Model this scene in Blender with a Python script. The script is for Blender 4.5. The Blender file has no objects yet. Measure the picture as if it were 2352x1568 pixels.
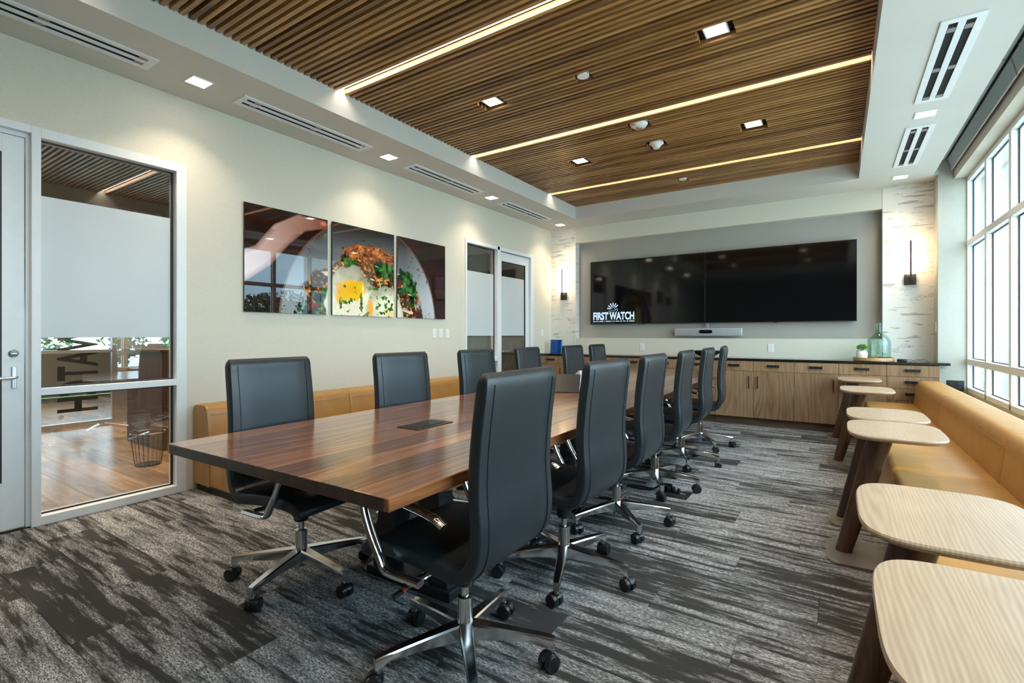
import bpy, bmesh, math, random
import numpy as np
from mathutils import Vector, Matrix
random.seed(7)
R = math.radians
scene = bpy.context.scene
C = scene.collection
PI = math.pi

# ------------------------------------------------------------------ camera
cd = bpy.data.cameras.new('camera'); cam = bpy.data.objects.new('camera', cd); C.objects.link(cam)
cam.location = (0, 0, 1.2); cam.rotation_euler = (R(90), 0, R(33.45))
cd.sensor_fit = 'HORIZONTAL'; cd.sensor_width = 36; cd.lens = 1132.45/2352*36
cd.shift_y = -15.75/2352; cd.clip_start = .02; cd.clip_end = 300
scene.camera = cam

# ------------------------------------------------------------------ world: bright overcast sky
w = bpy.data.worlds.new('sky'); scene.world = w; w.use_nodes = True
nt = w.node_tree; nt.nodes.clear()
o_ = nt.nodes.new('ShaderNodeOutputWorld'); bg = nt.nodes.new('ShaderNodeBackground')
tc = nt.nodes.new('ShaderNodeTexCoord'); mp = nt.nodes.new('ShaderNodeMapping'); mp.inputs['Scale'].default_value = (1, 1, 2.6)
nz = nt.nodes.new('ShaderNodeTexNoise'); nz.inputs['Scale'].default_value = 1.7; nz.inputs['Detail'].default_value = 6
rp = nt.nodes.new('ShaderNodeValToRGB')
rp.color_ramp.elements[0].position = .36; rp.color_ramp.elements[0].color = (.46, .75, .98, 1)
rp.color_ramp.elements[1].position = .62; rp.color_ramp.elements[1].color = (.80, .95, 1, 1)
nt.links.new(tc.outputs['Generated'], mp.inputs[0]); nt.links.new(mp.outputs[0], nz.inputs[0])
nt.links.new(nz.outputs[0], rp.inputs[0]); nt.links.new(rp.outputs[0], bg.inputs[0]); nt.links.new(bg.outputs[0], o_.inputs[0])
bg.inputs[1].default_value = 8.6

# window portals only guide the sampling of the sky
for yc, ly in ((5.45, 3.7), (1.75, 3.6)):
    ld = bpy.data.lights.new('window_portal', 'AREA'); ld.shape = 'RECTANGLE'; ld.size = 2.3; ld.size_y = ly
    ld.cycles.is_portal = True
    lo = bpy.data.objects.new('window_portal', ld); C.objects.link(lo)
    lo.location = (1.33, yc, 1.75); lo.rotation_euler = (0, R(90), 0)

scene.view_settings.view_transform = 'Standard'; scene.view_settings.look = 'None'
scene.view_settings.gamma = 1; scene.view_settings.use_curve_mapping = False
scene.view_settings.exposure = 0.10
DOWN_W = 4.5      # watts of a recessed downlight
STRIP_E = 14.0    # emission of the linear lights
WARM = (1.0, .84, .64)

# ------------------------------------------------------------------ materials
MATS = {}
def newmat(name):
    m = bpy.data.materials.new(name); m.use_nodes = True
    nt = m.node_tree; b = nt.nodes['Principled BSDF']
    MATS[name] = m
    return m, nt, b
def N(nt, kind, **kw):
    n = nt.nodes.new('ShaderNode'+kind)
    for k, v in kw.items():
        if k in n.inputs: n.inputs[k].default_value = v
        else: setattr(n, k, v)
    return n
def L(nt, a, b): nt.links.new(a, b)
def ramp(nt, stops):
    r = nt.nodes.new('ShaderNodeValToRGB'); e = r.color_ramp.elements
    while len(e) > len(stops): e.remove(e[-1])
    while len(e) < len(stops): e.new(.5)
    for i, (p, c) in enumerate(stops):
        e[i].position = p; e[i].color = (*c, 1) if len(c) == 3 else c
    return r
def coords(nt, scale=(1, 1, 1), rand=True):
    tc = N(nt, 'TexCoord'); mp = N(nt, 'Mapping'); mp.inputs['Scale'].default_value = scale
    src = tc.outputs['Object']
    if rand:
        oi = N(nt, 'ObjectInfo'); mu = N(nt, 'Math', operation='MULTIPLY'); mu.inputs[1].default_value = 37.0
        L(nt, oi.outputs['Random'], mu.inputs[0])
        add = N(nt, 'VectorMath', operation='ADD'); L(nt, src, add.inputs[0]); L(nt, mu.outputs[0], add.inputs[1])
        src = add.outputs[0]
    L(nt, src, mp.inputs[0])
    return mp.outputs[0]
def plain(name, col, rough=.5, metal=0.0, var=.06, scale=20, bump=0, spec=.5, coat=0):
    m, nt, b = newmat(name)
    v = coords(nt, rand=False)
    n = N(nt, 'TexNoise', Scale=scale, Detail=4.0); L(nt, v, n.inputs['Vector'])
    d = [max(0, c*(1-var)) for c in col]; l = [min(1, c*(1+var)) for c in col]
    r = ramp(nt, [(.3, d), (.7, l)]); L(nt, n.outputs[0], r.inputs[0]); L(nt, r.outputs[0], b.inputs['Base Color'])
    b.inputs['Roughness'].default_value = rough; b.inputs['Metallic'].default_value = metal
    b.inputs['Specular IOR Level'].default_value = spec; b.inputs['Coat Weight'].default_value = coat
    if bump:
        bp = N(nt, 'Bump', Strength=bump, Distance=.002); L(nt, n.outputs[0], bp.inputs['Height']); L(nt, bp.outputs[0], b.inputs['Normal'])
    return m
def emis(name, col, st):
    m, nt, b = newmat(name)
    b.inputs['Base Color'].default_value = (*col, 1); b.inputs['Emission Color'].default_value = (*col, 1)
    b.inputs['Emission Strength'].default_value = st
    return m
def wood(name, stops, axis=0, along=1.0, across=14.0, rough=.4, coat=0.0, warp=1.2, tone=.25, fine=.5):
    """grain runs along axis; every board gets its own offset and tone"""
    m, nt, b = newmat(name)
    sc = [across]*3; sc[axis] = along
    v = coords(nt, tuple(sc))
    n1 = N(nt, 'TexNoise', Scale=1.0, Detail=5.0, Roughness=.6, Distortion=warp); L(nt, v, n1.inputs['Vector'])
    sc2 = [across*9]*3; sc2[axis] = along*4
    v2 = coords(nt, tuple(sc2))
    n2 = N(nt, 'TexNoise', Scale=1.0, Detail=3.0); L(nt, v2, n2.inputs['Vector'])
    mx = N(nt, 'Math', operation='MULTIPLY_ADD'); L(nt, n2.outputs[0], mx.inputs[0]); mx.inputs[1].default_value = fine*.4; L(nt, n1.outputs[0], mx.inputs[2])
    sub = N(nt, 'Math', operation='SUBTRACT'); L(nt, mx.outputs[0], sub.inputs[0]); sub.inputs[1].default_value = fine*.2
    oi = N(nt, 'ObjectInfo')
    mr = N(nt, 'MapRange'); L(nt, oi.outputs['Random'], mr.inputs['Value']); mr.inputs['To Min'].default_value = -tone/2; mr.inputs['To Max'].default_value = tone/2
    ad = N(nt, 'Math', operation='ADD'); L(nt, sub.outputs[0], ad.inputs[0]); L(nt, mr.outputs[0], ad.inputs[1])
    r = ramp(nt, stops); L(nt, ad.outputs[0], r.inputs[0]); L(nt, r.outputs[0], b.inputs['Base Color'])
    b.inputs['Roughness'].default_value = rough; b.inputs['Coat Weight'].default_value = coat; b.inputs['Coat Roughness'].default_value = .16
    bp = N(nt, 'Bump', Strength=.12, Distance=.001); L(nt, n2.outputs[0], bp.inputs['Height']); L(nt, bp.outputs[0], b.inputs['Normal'])
    return m
def zebra(name, stops, axis, along, across, bands, rough=.4, coat=0.0, tone=.1, fine=.35, lin=0):
    """contour-line grain: growth rings cut by the board face"""
    m, nt, b = newmat(name)
    sc = [across]*3; sc[axis] = along
    n1 = N(nt, 'TexNoise', Scale=1.0, Detail=2.0, Roughness=.45, Distortion=.25); L(nt, coords(nt, tuple(sc)), n1.inputs['Vector'])
    mu = N(nt, 'Math', operation='MULTIPLY'); L(nt, n1.outputs[0], mu.inputs[0]); mu.inputs[1].default_value = bands
    sx_ = N(nt, 'SeparateXYZ'); L(nt, coords(nt, (lin, lin, lin)), sx_.inputs[0])
    su = N(nt, 'Math', operation='ADD'); L(nt, mu.outputs[0], su.inputs[0]); L(nt, sx_.outputs[0], su.inputs[1])
    fr = N(nt, 'Math', operation='PINGPONG'); L(nt, su.outputs[0], fr.inputs[0]); fr.inputs[1].default_value = .5
    sc2 = [across*30]*3; sc2[axis] = along*8
    n2 = N(nt, 'TexNoise', Scale=1.0, Detail=4.0); L(nt, coords(nt, tuple(sc2)), n2.inputs['Vector'])
    a1 = N(nt, 'Math', operation='MULTIPLY_ADD'); L(nt, fr.outputs[0], a1.inputs[0]); a1.inputs[1].default_value = 2*(1-fine)
    f2 = N(nt, 'Math', operation='MULTIPLY'); L(nt, n2.outputs[0], f2.inputs[0]); f2.inputs[1].default_value = fine; L(nt, f2.outputs[0], a1.inputs[2])
    n3 = N(nt, 'TexNoise', Scale=1.0, Detail=2.0); L(nt, coords(nt, (2.5, 2.5, 2.5)), n3.inputs['Vector'])
    a2 = N(nt, 'Math', operation='MULTIPLY_ADD'); L(nt, n3.outputs[0], a2.inputs[0]); a2.inputs[1].default_value = .5; L(nt, a1.outputs[0], a2.inputs[2])
    oi = N(nt, 'ObjectInfo'); mr = N(nt, 'MapRange'); L(nt, oi.outputs['Random'], mr.inputs['Value']); mr.inputs['To Min'].default_value = -.25-tone/2; mr.inputs['To Max'].default_value = -.25+tone/2
    ad = N(nt, 'Math', operation='ADD'); L(nt, a2.outputs[0], ad.inputs[0]); L(nt, mr.outputs[0], ad.inputs[1])
    r = ramp(nt, stops); L(nt, ad.outputs[0], r.inputs[0]); L(nt, r.outputs[0], b.inputs['Base Color'])
    b.inputs['Roughness'].default_value = rough; b.inputs['Coat Weight'].default_value = coat; b.inputs['Coat Roughness'].default_value = .16
    bp = N(nt, 'Bump', Strength=.08, Distance=.001); L(nt, n2.outputs[0], bp.inputs['Height']); L(nt, bp.outputs[0], b.inputs['Normal'])
    return m
def glass(name, tint=(1, 1, 1), f0=.04, rough=0.0):
    m, nt, b = newmat(name); nt.nodes.remove(b)
    out = [n for n in nt.nodes if n.type == 'OUTPUT_MATERIAL'][0]
    t = N(nt, 'BsdfTransparent', Color=(*tint, 1)); g = N(nt, 'BsdfGlossy', Roughness=rough, Color=(1, 1, 1, 1))
    lw = N(nt, 'LayerWeight', Blend=.5); pw_ = N(nt, 'Math', operation='POWER'); L(nt, lw.outputs['Facing'], pw_.inputs[0]); pw_.inputs[1].default_value = 5.0
    f = N(nt, 'MapRange'); L(nt, pw_.outputs[0], f.inputs['Value']); f.inputs['To Min'].default_value = f0; f.inputs['To Max'].default_value = 1.0
    mx = N(nt, 'MixShader')
    L(nt, f.outputs[0], mx.inputs[0]); L(nt, t.outputs[0], mx.inputs[1]); L(nt, g.outputs[0], mx.inputs[2]); L(nt, mx.outputs[0], out.inputs[0])
    return m

def wallpaper(name, c1, c2):
    m, nt, b = newmat(name)
    a = N(nt, 'TexNoise', Scale=1.0, Detail=3.0); L(nt, coords(nt, (60, 60, 420), False), a.inputs['Vector'])
    c = N(nt, 'TexNoise', Scale=1.0, Detail=3.0); L(nt, coords(nt, (420, 420, 60), False), c.inputs['Vector'])
    ad = N(nt, 'Math', operation='ADD'); L(nt, a.outputs[0], ad.inputs[0]); L(nt, c.outputs[0], ad.inputs[1])
    hf = N(nt, 'Math', operation='MULTIPLY'); hf.inputs[1].default_value = .5; L(nt, ad.outputs[0], hf.inputs[0])
    r = ramp(nt, [(.35, c1), (.65, c2)]); L(nt, hf.outputs[0], r.inputs[0]); L(nt, r.outputs[0], b.inputs['Base Color'])
    bp = N(nt, 'Bump', Strength=.25, Distance=.002); L(nt, hf.outputs[0], bp.inputs['Height']); L(nt, bp.outputs[0], b.inputs['Normal'])
    b.inputs['Roughness'].default_value = .75
    return m
wallpaper('wallpaper', (.64, .615, .515), (.74, .715, .615))

def birch():
    m, nt, b = newmat('birch_paper')
    a = N(nt, 'TexNoise', Scale=1.0, Detail=2.0, Distortion=.3); L(nt, coords(nt, (3.4, 3.4, 27), False), a.inputs['Vector'])
    r1 = ramp(nt, [(.625, (0, 0, 0)), (.635, (1, 1, 1))]); L(nt, a.outputs[0], r1.inputs[0])
    s = N(nt, 'TexNoise', Scale=1.0, Detail=5.0, Distortion=1.5); L(nt, coords(nt, (26, 26, 60), False), s.inputs['Vector'])
    r2 = ramp(nt, [(.47, (0, 0, 0)), (.495, (1, 1, 1)), (.505, (1, 1, 1)), (.53, (0, 0, 0))]); L(nt, s.outputs[0], r2.inputs[0])
    k = N(nt, 'TexNoise', Scale=1.0, Detail=1.0); L(nt, coords(nt, (4, 4, 20), False), k.inputs['Vector'])
    r3 = ramp(nt, [(.625, (0, 0, 0)), (.66, (1, 1, 1))]); L(nt, k.outputs[0], r3.inputs[0])
    mu = N(nt, 'Math', operation='MULTIPLY'); L(nt, r2.outputs[0], mu.inputs[0]); L(nt, r3.outputs[0], mu.inputs[1])
    m1 = N(nt, 'MixRGB'); m1.inputs[1].default_value = (.80, .78, .72, 1); m1.inputs[2].default_value = (.50, .48, .43, 1); L(nt, r1.outputs[0], m1.inputs[0])
    m2 = N(nt, 'MixRGB'); L(nt, m1.outputs[0], m2.inputs[1]); m2.inputs[2].default_value = (.10, .095, .085, 1); L(nt, mu.outputs[0], m2.inputs[0])
    L(nt, m2.outputs[0], b.inputs['Base Color']); b.inputs['Roughness'].default_value = .45
birch()

def carpet():
    m, nt, b = newmat('carpet')
    st = N(nt, 'TexNoise', Scale=1.0, Detail=7.0, Roughness=.64, Distortion=.0); L(nt, coords(nt, (2.6, 24, 1)), st.inputs['Vector'])
    fi = N(nt, 'TexNoise', Scale=1.0, Detail=3.0, Roughness=.7); L(nt, coords(nt, (60, 240, 1)), fi.inputs['Vector'])
    oi = N(nt, 'ObjectInfo'); mr = N(nt, 'MapRange'); L(nt, oi.outputs['Random'], mr.inputs['Value']); mr.inputs['To Min'].default_value = -.075; mr.inputs['To Max'].default_value = .085
    a = N(nt, 'Math', operation='ADD'); L(nt, st.outputs[0], a.inputs[0]); L(nt, mr.outputs[0], a.inputs[1])
    r = ramp(nt, [(.44, (0, 0, 0)), (.49, (.50, .50, .50)), (.62, (1, 1, 1))]); L(nt, a.outputs[0], r.inputs[0])
    # light yarn flecks show only where the streak mask lets them
    fm = ramp(nt, [(.38, (.10, .10, .10)), (.62, (1, 1, 1))]); L(nt, fi.outputs[0], fm.inputs[0])
    mu = N(nt, 'Math', operation='MULTIPLY'); L(nt, r.outputs[0], mu.inputs[0]); L(nt, fm.outputs[0], mu.inputs[1])
    cr = ramp(nt, [(0, (.046, .044, .043)), (.32, (.145, .143, .145)), (1, (.58, .578, .58))]); L(nt, mu.outputs[0], cr.inputs[0])
    L(nt, cr.outputs[0], b.inputs['Base Color']); b.inputs['Roughness'].default_value = .95; b.inputs['Specular IOR Level'].default_value = .15
    bp = N(nt, 'Bump', Strength=.6, Distance=.003); L(nt, fi.outputs[0], bp.inputs['Height']); L(nt, bp.outputs[0], b.inputs['Normal'])
carpet()

plain('paint_soffit', (.66, .645, .595), .8, var=.02, scale=3)
plain('paint_niche', (.37, .36, .325), .8, var=.02, scale=3)
plain('white_paint', (.80, .80, .78), .6, var=.02)
plain('frame_white', (.80, .83, .85), .35, var=.02)
plain('alu', (.62, .65, .67), .3, .9, var=.03)
plain('window_white', (.82, .83, .82), .4, var=.02)
plain('gasket', (.015, .016, .018), .5)
plain('black_void', (.006, .006, .006), .9)
plain('leather', (.0145, .0205, .0245), .37, var=.18, scale=260, bump=.12, spec=.55)
plain('thread', (.012, .014, .016), .6)
plain('tan_leather', (.45, .232, .060), .38, var=.08, scale=9, bump=.05)
plain('tan_thread', (.36, .17, .05), .6)
plain('chrome', (.80, .81, .82), .07, 1.0, var=.02)
plain('polished_alu', (.68, .69, .70), .16, 1.0, var=.04)
plain('black_plastic', (.012, .013, .014), .32, var=.1)
plain('black_metal', (.016, .016, .017), .38, .3)
plain('black_matte', (.012, .012, .012), .6)
plain('steel_black', (.03, .031, .033), .35, .4)
plain('stone_black', (.010, .010, .010), .12, var=.3, scale=80, coat=.3)
plain('plate_metal', (.27, .245, .21), .38, .55, var=.05)
plain('shade_fabric', (.42, .47, .48), .8, var=.05, scale=200)
plain('header_paint', (.62, .58, .49), .8, var=.02)
plain('column_paint', (.46, .45, .39), .8, var=.03)
plain('outlet_white', (.85, .85, .83), .35, var=.01)
plain('slot_grey', (.25, .25, .25), .5)
plain('ceramic', (.82, .80, .76), .2, var=.03, coat=.4)
plain('soil', (.30, .18, .09), .9, var=.3, scale=90)
plain('tray_wood', (.52, .33, .15), .45, var=.2, scale=30)
plain('leaf', (.13, .33, .045), .5, var=.4, scale=40)
plain('tree_leaf', (.045, .09, .028), .7, var=.5, scale=5)
plain('bark', (.16, .12, .08), .9, var=.3, scale=12)
plain('gold', (.55, .40, .16), .3, .9)
plain('bar_grey', (.42, .44, .46), .45, .3, var=.03)
plain('screen_black', (.004, .004, .0045), .06, var=.02, spec=.5)
plain('lens_black', (.004, .004, .004), .08)
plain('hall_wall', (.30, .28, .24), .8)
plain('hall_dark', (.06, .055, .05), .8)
plain('ground', (.60, .60, .56), .9, var=.3, scale=.6)
plain('lawn', (.10, .19, .035), .9, var=.4, scale=.8)
plain('stucco', (.50, .53, .54), .9, var=.03, scale=3)
plain('vinyl_black', (.006, .006, .006), .5)
plain('white_plastic', (.80, .79, .76), .35)
plain('lever_red', (.55, .08, .06), .4)
emis('led', (1.0, .92, .80), STRIP_E)
emis('led_panel', (1.0, .84, .66), 22.0)
emis('led_sconce', (1.0, .68, .38), 150.0)
emis('logo_light', (.55, .74, .95), .55)
glass('pane_glass', (.97, .99, .99), .03)
glass('partition_glass', (.90, .91, .90), .13)
glass('jug_glass', (.86, .955, .93), .035)
wood('slat_wood', [(.25, (.14, .060, .017)), (.5, (.35, .172, .056)), (.75, (.56, .315, .115))], 0, 1.3, 30, .42, .15, tone=.32)
zebra('walnut', [(.08, (.085, .026, .011)), (.40, (.180, .062, .023)), (.70, (.30, .112, .040)), (1.0, (.52, .235, .090))], 1, .55, 5.0, 8, .30, .9, .55, .58, 22)
wood('walnut_shaded', [(.3, (.035, .016, .009)), (.7, (.09, .042, .022))], 2, 9, 20, .4, .1)  # darker walnut that carries the shade of the near table end
wood('leg_walnut', [(.3, (.028, .011, .005)), (.5, (.062, .027, .012)), (.75, (.11, .052, .024))], 2, 2.2, 26, .38, .2, .8, tone=.15)
zebra('ash_top', [(.05, (.31, .205, .125)), (.45, (.41, .288, .188)), (.65, (.47, .345, .232)), (1.0, (.55, .42, .295))], 1, .7, 4.0, 15, .38, .15, .06, .68, 95)
zebra('cabinet_oak', [(.15, (.185, .098, .046)), (.5, (.295, .175, .090)), (.85, (.40, .258, .142))], 2, .6, 5.0, 9, .42, .05, .16, .70, 12)
wood('toe_oak', [(.28, (.09, .05, .025)), (.72, (.19, .115, .065))], 0, 1.5, 24, .5)
wood('hall_floor', [(.28, (.13, .068, .030)), (.5, (.24, .135, .066)), (.72, (.34, .205, .11))], 0, 1.2, 10, .32, .15, tone=.35)
wood('dark_desk', [(.3, (.03, .012, .006)), (.7, (.085, .036, .018))], 2, 1.2, 20, .4)

def frost():
    m, nt, b = newmat('frost')
    b.inputs['Base Color'].default_value = (.70, .75, .775, 1); b.inputs['Roughness'].default_value = .35
    v = coords(nt, rand=False); n = N(nt, 'TexNoise', Scale=1.5); L(nt, v, n.inputs['Vector'])
    r = ramp(nt, [(.3, (.56, .605, .625)), (.7, (.60, .64, .655))]); L(nt, n.outputs[0], r.inputs[0]); L(nt, r.outputs[0], b.inputs['Base Color'])
frost()
def bluegel():
    m, nt, b = newmat('blue_acrylic')
    n = N(nt, 'TexNoise', Scale=1.0, Distortion=2.0); L(nt, coords(nt, (8, 8, 40), False), n.inputs['Vector'])
    r = ramp(nt, [(.3, (.0, .045, .30)), (.7, (.0, .13, .52))]); L(nt, n.outputs[0], r.inputs[0]); L(nt, r.outputs[0], b.inputs['Base Color'])
    b.inputs['Roughness'].default_value = .08; b.inputs['Transmission Weight'].default_value = .25
bluegel()
def art_mat():
    m, nt, b = newmat('art_print')
    a = N(nt, 'Attribute'); a.attribute_name = 'print'
    L(nt, a.outputs['Color'], b.inputs['Base Color']); b.inputs['Roughness'].default_value = .5
    b.inputs['Coat Weight'].default_value = 1; b.inputs['Coat Roughness'].default_value = 0.01; b.inputs['Coat IOR'].default_value = 1.55; b.inputs['Specular IOR Level'].default_value = 0
art_mat()

# ------------------------------------------------------------------ geometry helpers
def bx(bm, x0, x1, y0, y1, z0, z1, bev=0.0, seg=1):
    vs = [bm.verts.new((x, y, z)) for x in (x0, x1) for y in (y0, y1) for z in (z0, z1)]
    idx = [(0, 1, 3, 2), (4, 6, 7, 5), (0, 4, 5, 1), (2, 3, 7, 6), (0, 2, 6, 4), (1, 5, 7, 3)]
    fs = [bm.faces.new([vs[i] for i in f]) for f in idx]
    if bev:
        es = list({e for f in fs for e in f.edges})
        bmesh.ops.bevel(bm, geom=es, offset=bev, segments=seg, profile=.5, affect='EDGES')
def ring(bm, pts): return [bm.verts.new(p) for p in pts]
def loft(bm, rings, closed=True, cap=True):
    for a, b in zip(rings, rings[1:]):
        n = len(a)
        for i in range(n if closed else n-1):
            bm.faces.new((a[i], a[(i+1) % n], b[(i+1) % n], b[i]))
    if cap and closed:
        bm.faces.new(rings[0][::-1]); bm.faces.new(rings[-1])
def lathe(bm, prof, seg=20, c=(0, 0, 0), cap=True):
    rs = []
    for r, z in prof:
        rs.append(ring(bm, [(c[0]+r*math.cos(2*PI*i/seg), c[1]+r*math.sin(2*PI*i/seg), c[2]+z) for i in range(seg)]))
    loft(bm, rs, cap=cap)
def tube(bm, pts, r, seg=8, flat=1.0, side=None, cap=True):
    """round (or flattened) bar along pts; side = fixed binormal"""
    pts = [Vector(p) for p in pts]; rs = []
    for i, p in enumerate(pts):
        t = ((pts[i+1]-p) if i == 0 else (p-pts[i-1]) if i == len(pts)-1 else (pts[i+1]-pts[i-1])).normalized()
        b = Vector(side) if side else (t.cross(Vector((0, 0, 1))) if abs(t.z) < .95 else t.cross(Vector((1, 0, 0))))
        b = (b - t*b.dot(t)).normalized(); n = b.cross(t)
        rr = r[i] if isinstance(r, (list, tuple)) else r
        rs.append(ring(bm, [p + b*rr*math.cos(2*PI*k/seg) + n*rr*flat*math.sin(2*PI*k/seg) for k in range(seg)]))
    loft(bm, rs, cap=cap)
def bezier(pts, n):
    """Catmull-Rom through pts"""
    P = [Vector(p) for p in pts]; P = [2*P[0]-P[1]] + P + [2*P[-1]-P[-2]]
    out = []
    for i in range(1, len(P)-2):
        for k in range(n):
            t = k/n; a, b, c, d = P[i-1:i+3]
            out.append(.5*((2*b)+(c-a)*t+(2*a-5*b+4*c-d)*t*t+(3*b-a-3*c+d)*t**3))
    out.append(P[-2]); return out
def prism(bm, poly, z0, z1, bev=0, seg=2):
    a = [bm.verts.new((x, y, z0)) for x, y in poly]; b = [bm.verts.new((x, y, z1)) for x, y in poly]
    f0 = bm.faces.new(a[::-1]); f1 = bm.faces.new(b)
    n = len(poly)
    for i in range(n): bm.faces.new((a[i], a[(i+1) % n], b[(i+1) % n], b[i]))
    if bev:
        es = list(set(f0.edges) | set(f1.edges))
        bmesh.ops.bevel(bm, geom=es, offset=bev, segments=seg, profile=.5, affect='EDGES')
def superellipse(a, b, n=4.0, k=48, cx=0, cy=0):
    out = []
    for i in range(k):
        t = 2*PI*i/k; c, s = math.cos(t), math.sin(t)
        out.append((cx+a*math.copysign(abs(c)**(2/n), c), cy+b*math.copysign(abs(s)**(2/n), s)))
    return out
def xform(bm, M): bmesh.ops.transform(bm, matrix=M, verts=bm.verts)

def mesh_of(name, bm, mat, smooth=False, angle=40):
    bmesh.ops.recalc_face_normals(bm, faces=bm.faces)
    me = bpy.data.meshes.new(name); bm.to_mesh(me); bm.free()
    me.materials.append(MATS[mat])
    if smooth:
        me.polygons.foreach_set('use_smooth', [True]*len(me.polygons))
        me.set_sharp_from_angle(angle=R(angle))
    return me
def link(name, me, parent=None, loc=(0, 0, 0), rot=(0, 0, 0)):
    o = bpy.data.objects.new(name, me); C.objects.link(o); o.location = loc; o.rotation_euler = rot
    if parent: o.parent = parent
    return o
def obj(name, bm, mat, parent=None, loc=(0, 0, 0), rot=(0, 0, 0), smooth=False, angle=40):
    return link(name, mesh_of(name, bm, mat, smooth, angle), parent, loc, rot)
def box(name, x0, x1, y0, y1, z0, z1, mat, parent=None, bev=0.0, seg=1, smooth=False):
    bm = bmesh.new(); bx(bm, x0, x1, y0, y1, z0, z1, bev, seg); return obj(name, bm, mat, parent, smooth=smooth)
def tag(o, label, cat, group=None):
    o['label'] = label; o['category'] = cat
    if group: o['group'] = group
    return o
def thing(name, label, cat, loc=(0, 0, 0), rotz=0, group=None):
    o = bpy.data.objects.new(name, None); C.objects.link(o); o.location = loc; o.rotation_euler = (0, 0, rotz)
    o.empty_display_size = .1
    return tag(o, label, cat, group)
def struct(o, label=None, cat=None):
    o['kind'] = 'structure'
    if label: tag(o, label, cat)
    return o
def sempty(name, label, cat, loc=(0, 0, 0)):
    return struct(thing(name, label, cat, loc))
def dup(root, loc, rotz, label=None):
    r = root.copy(); C.objects.link(r); r.location = loc; r.rotation_euler = (0, 0, rotz)
    if label: r['label'] = label
    for ch in list(root.children):
        c = ch.copy(); C.objects.link(c); c.parent = r
        for g in ch.children:
            d = g.copy(); C.objects.link(d); d.parent = c
    return r
def area(name, loc, rot, size, energy, col, spread=180, parent=None, sy=None):
    ld = bpy.data.lights.new(name, 'AREA'); ld.size = size; ld.energy = energy; ld.color = col; ld.spread = R(spread)
    if sy: ld.shape = 'RECTANGLE'; ld.size_y = sy
    o = bpy.data.objects.new(name, ld); C.objects.link(o); o.location = loc; o.rotation_euler = rot
    if parent: o.parent = parent
    return o
def text_bm(body, size, bold=0.0):
    cu = bpy.data.curves.new('t', 'FONT'); cu.body = body; cu.size = size; cu.offset = bold; cu.extrude = .0006
    o = bpy.data.objects.new('t', cu); C.objects.link(o)
    dg = bpy.context.evaluated_depsgraph_get(); dg.update()
    me = bpy.data.meshes.new_from_object(o.evaluated_get(dg)); bm = bmesh.new(); bm.from_mesh(me)
    bpy.data.objects.remove(o); bpy.data.curves.remove(cu); bpy.data.meshes.remove(me)
    return bm

# ------------------------------------------------------------------ room dimensions (metres)
XL, XR, YB, YF = -4.19, 1.19, 7.59, -3.60
ZS, ZT = 3.01, 3.20            # soffit underside, slat underside
TX0, TX1, TY0, TY1 = -3.43, .205, -1.0, 7.0   # ceiling tray
GX = -4.25                     # partition glass plane

# ---- floor and carpet planks
fl = struct(box('floor', XL-.12, XR+.25, YF-.1, 7.76, -.12, -.006, 'black_void'), 'dark carpet plank floor streaked in light and charcoal grey', 'floor')
pw, pl = .25, 1.0
bm = bmesh.new(); bx(bm, 0, pl-.0012, 0, pw-.0012, -.006, 0, .0012); plank_me = mesh_of('carpet_plank', bm, 'carpet')
cut_me = {}
y = YF; row = 0
while y < 7.25:
    x = XL - (row*.37 % 1.0)
    while x < XR:
        x0, x1 = max(x, XL), min(x+pl, XR)
        if x1-x0 > .03:
            ln = round(x1-x0, 3)
            if ln >= pl-.001: me = plank_me
            else:
                if ln not in cut_me:
                    bm = bmesh.new(); bx(bm, 0, ln-.0012, 0, pw-.0012, -.006, 0, .0012); cut_me[ln] = mesh_of('carpet_plank', bm, 'carpet')
                me = cut_me[ln]
            link('carpet_plank', me, fl, (x0, y, 0))
        x += pl
    y += pw; row += 1

# ---- left wall with the two glazed openings
bm = bmesh.new()
for y0, y1, z0, z1 in ((YF-.1, -.14, 0, 3.5), (-.14, 1.785, 2.5, 3.5), (1.785, 5.19, 0, 3.5), (5.19, 6.975, 2.5, 3.5), (6.975, 7.76, 0, 3.5)):
    bx(bm, XL-.12, XL, y0, y1, z0, z1)
struct(obj('wall_left', bm, 'wallpaper'), 'cream woven wallpaper wall with glazed door frames', 'wall')
# ---- unseen front wall, set far back and dark to cut bounce light
struct(box('wall_front', XL, XR+.25, YF-.1, YF, 0, 3.5, 'hall_wall'), 'unseen taupe wall behind the viewer, darkened to cut bounce light', 'wall')
# ---- back wall: birch side panels, niche, beam and splashback
wb = sempty('wall_back', 'back wall with grey screen niche between birch bark papered panels', 'wall')
NX0, NX1, NZ0, NZ1, NY = -3.72, .462, 1.145, 2.75, 7.73
box('niche_back', NX0, NX1, NY, NY+.03, NZ0, NZ1, 'paint_niche', wb)
bm = bmesh.new(); bx(bm, XL, NX0, YB, 7.76, 0, 3.5); obj('birch_panel', bm, 'birch_paper', wb)
bm = bmesh.new(); bx(bm, NX1, .945, YB, 7.76, 0, 3.5); obj('birch_panel', bm, 'birch_paper', wb)
box('beam', NX0, NX1, YB, 7.76, NZ1, 3.5, 'wallpaper', wb)
box('splashback', NX0, NX1, YB, 7.76, 0, NZ0, 'wallpaper', wb)
box('edge_trim', NX0-.005, NX0+.004, YB-.004, YB+.0, .885, ZS, 'white_paint', wb)
box('edge_trim', NX1-.004, NX1+.004, YB-.004, YB+.0, .885, ZS, 'alu', wb)

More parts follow.
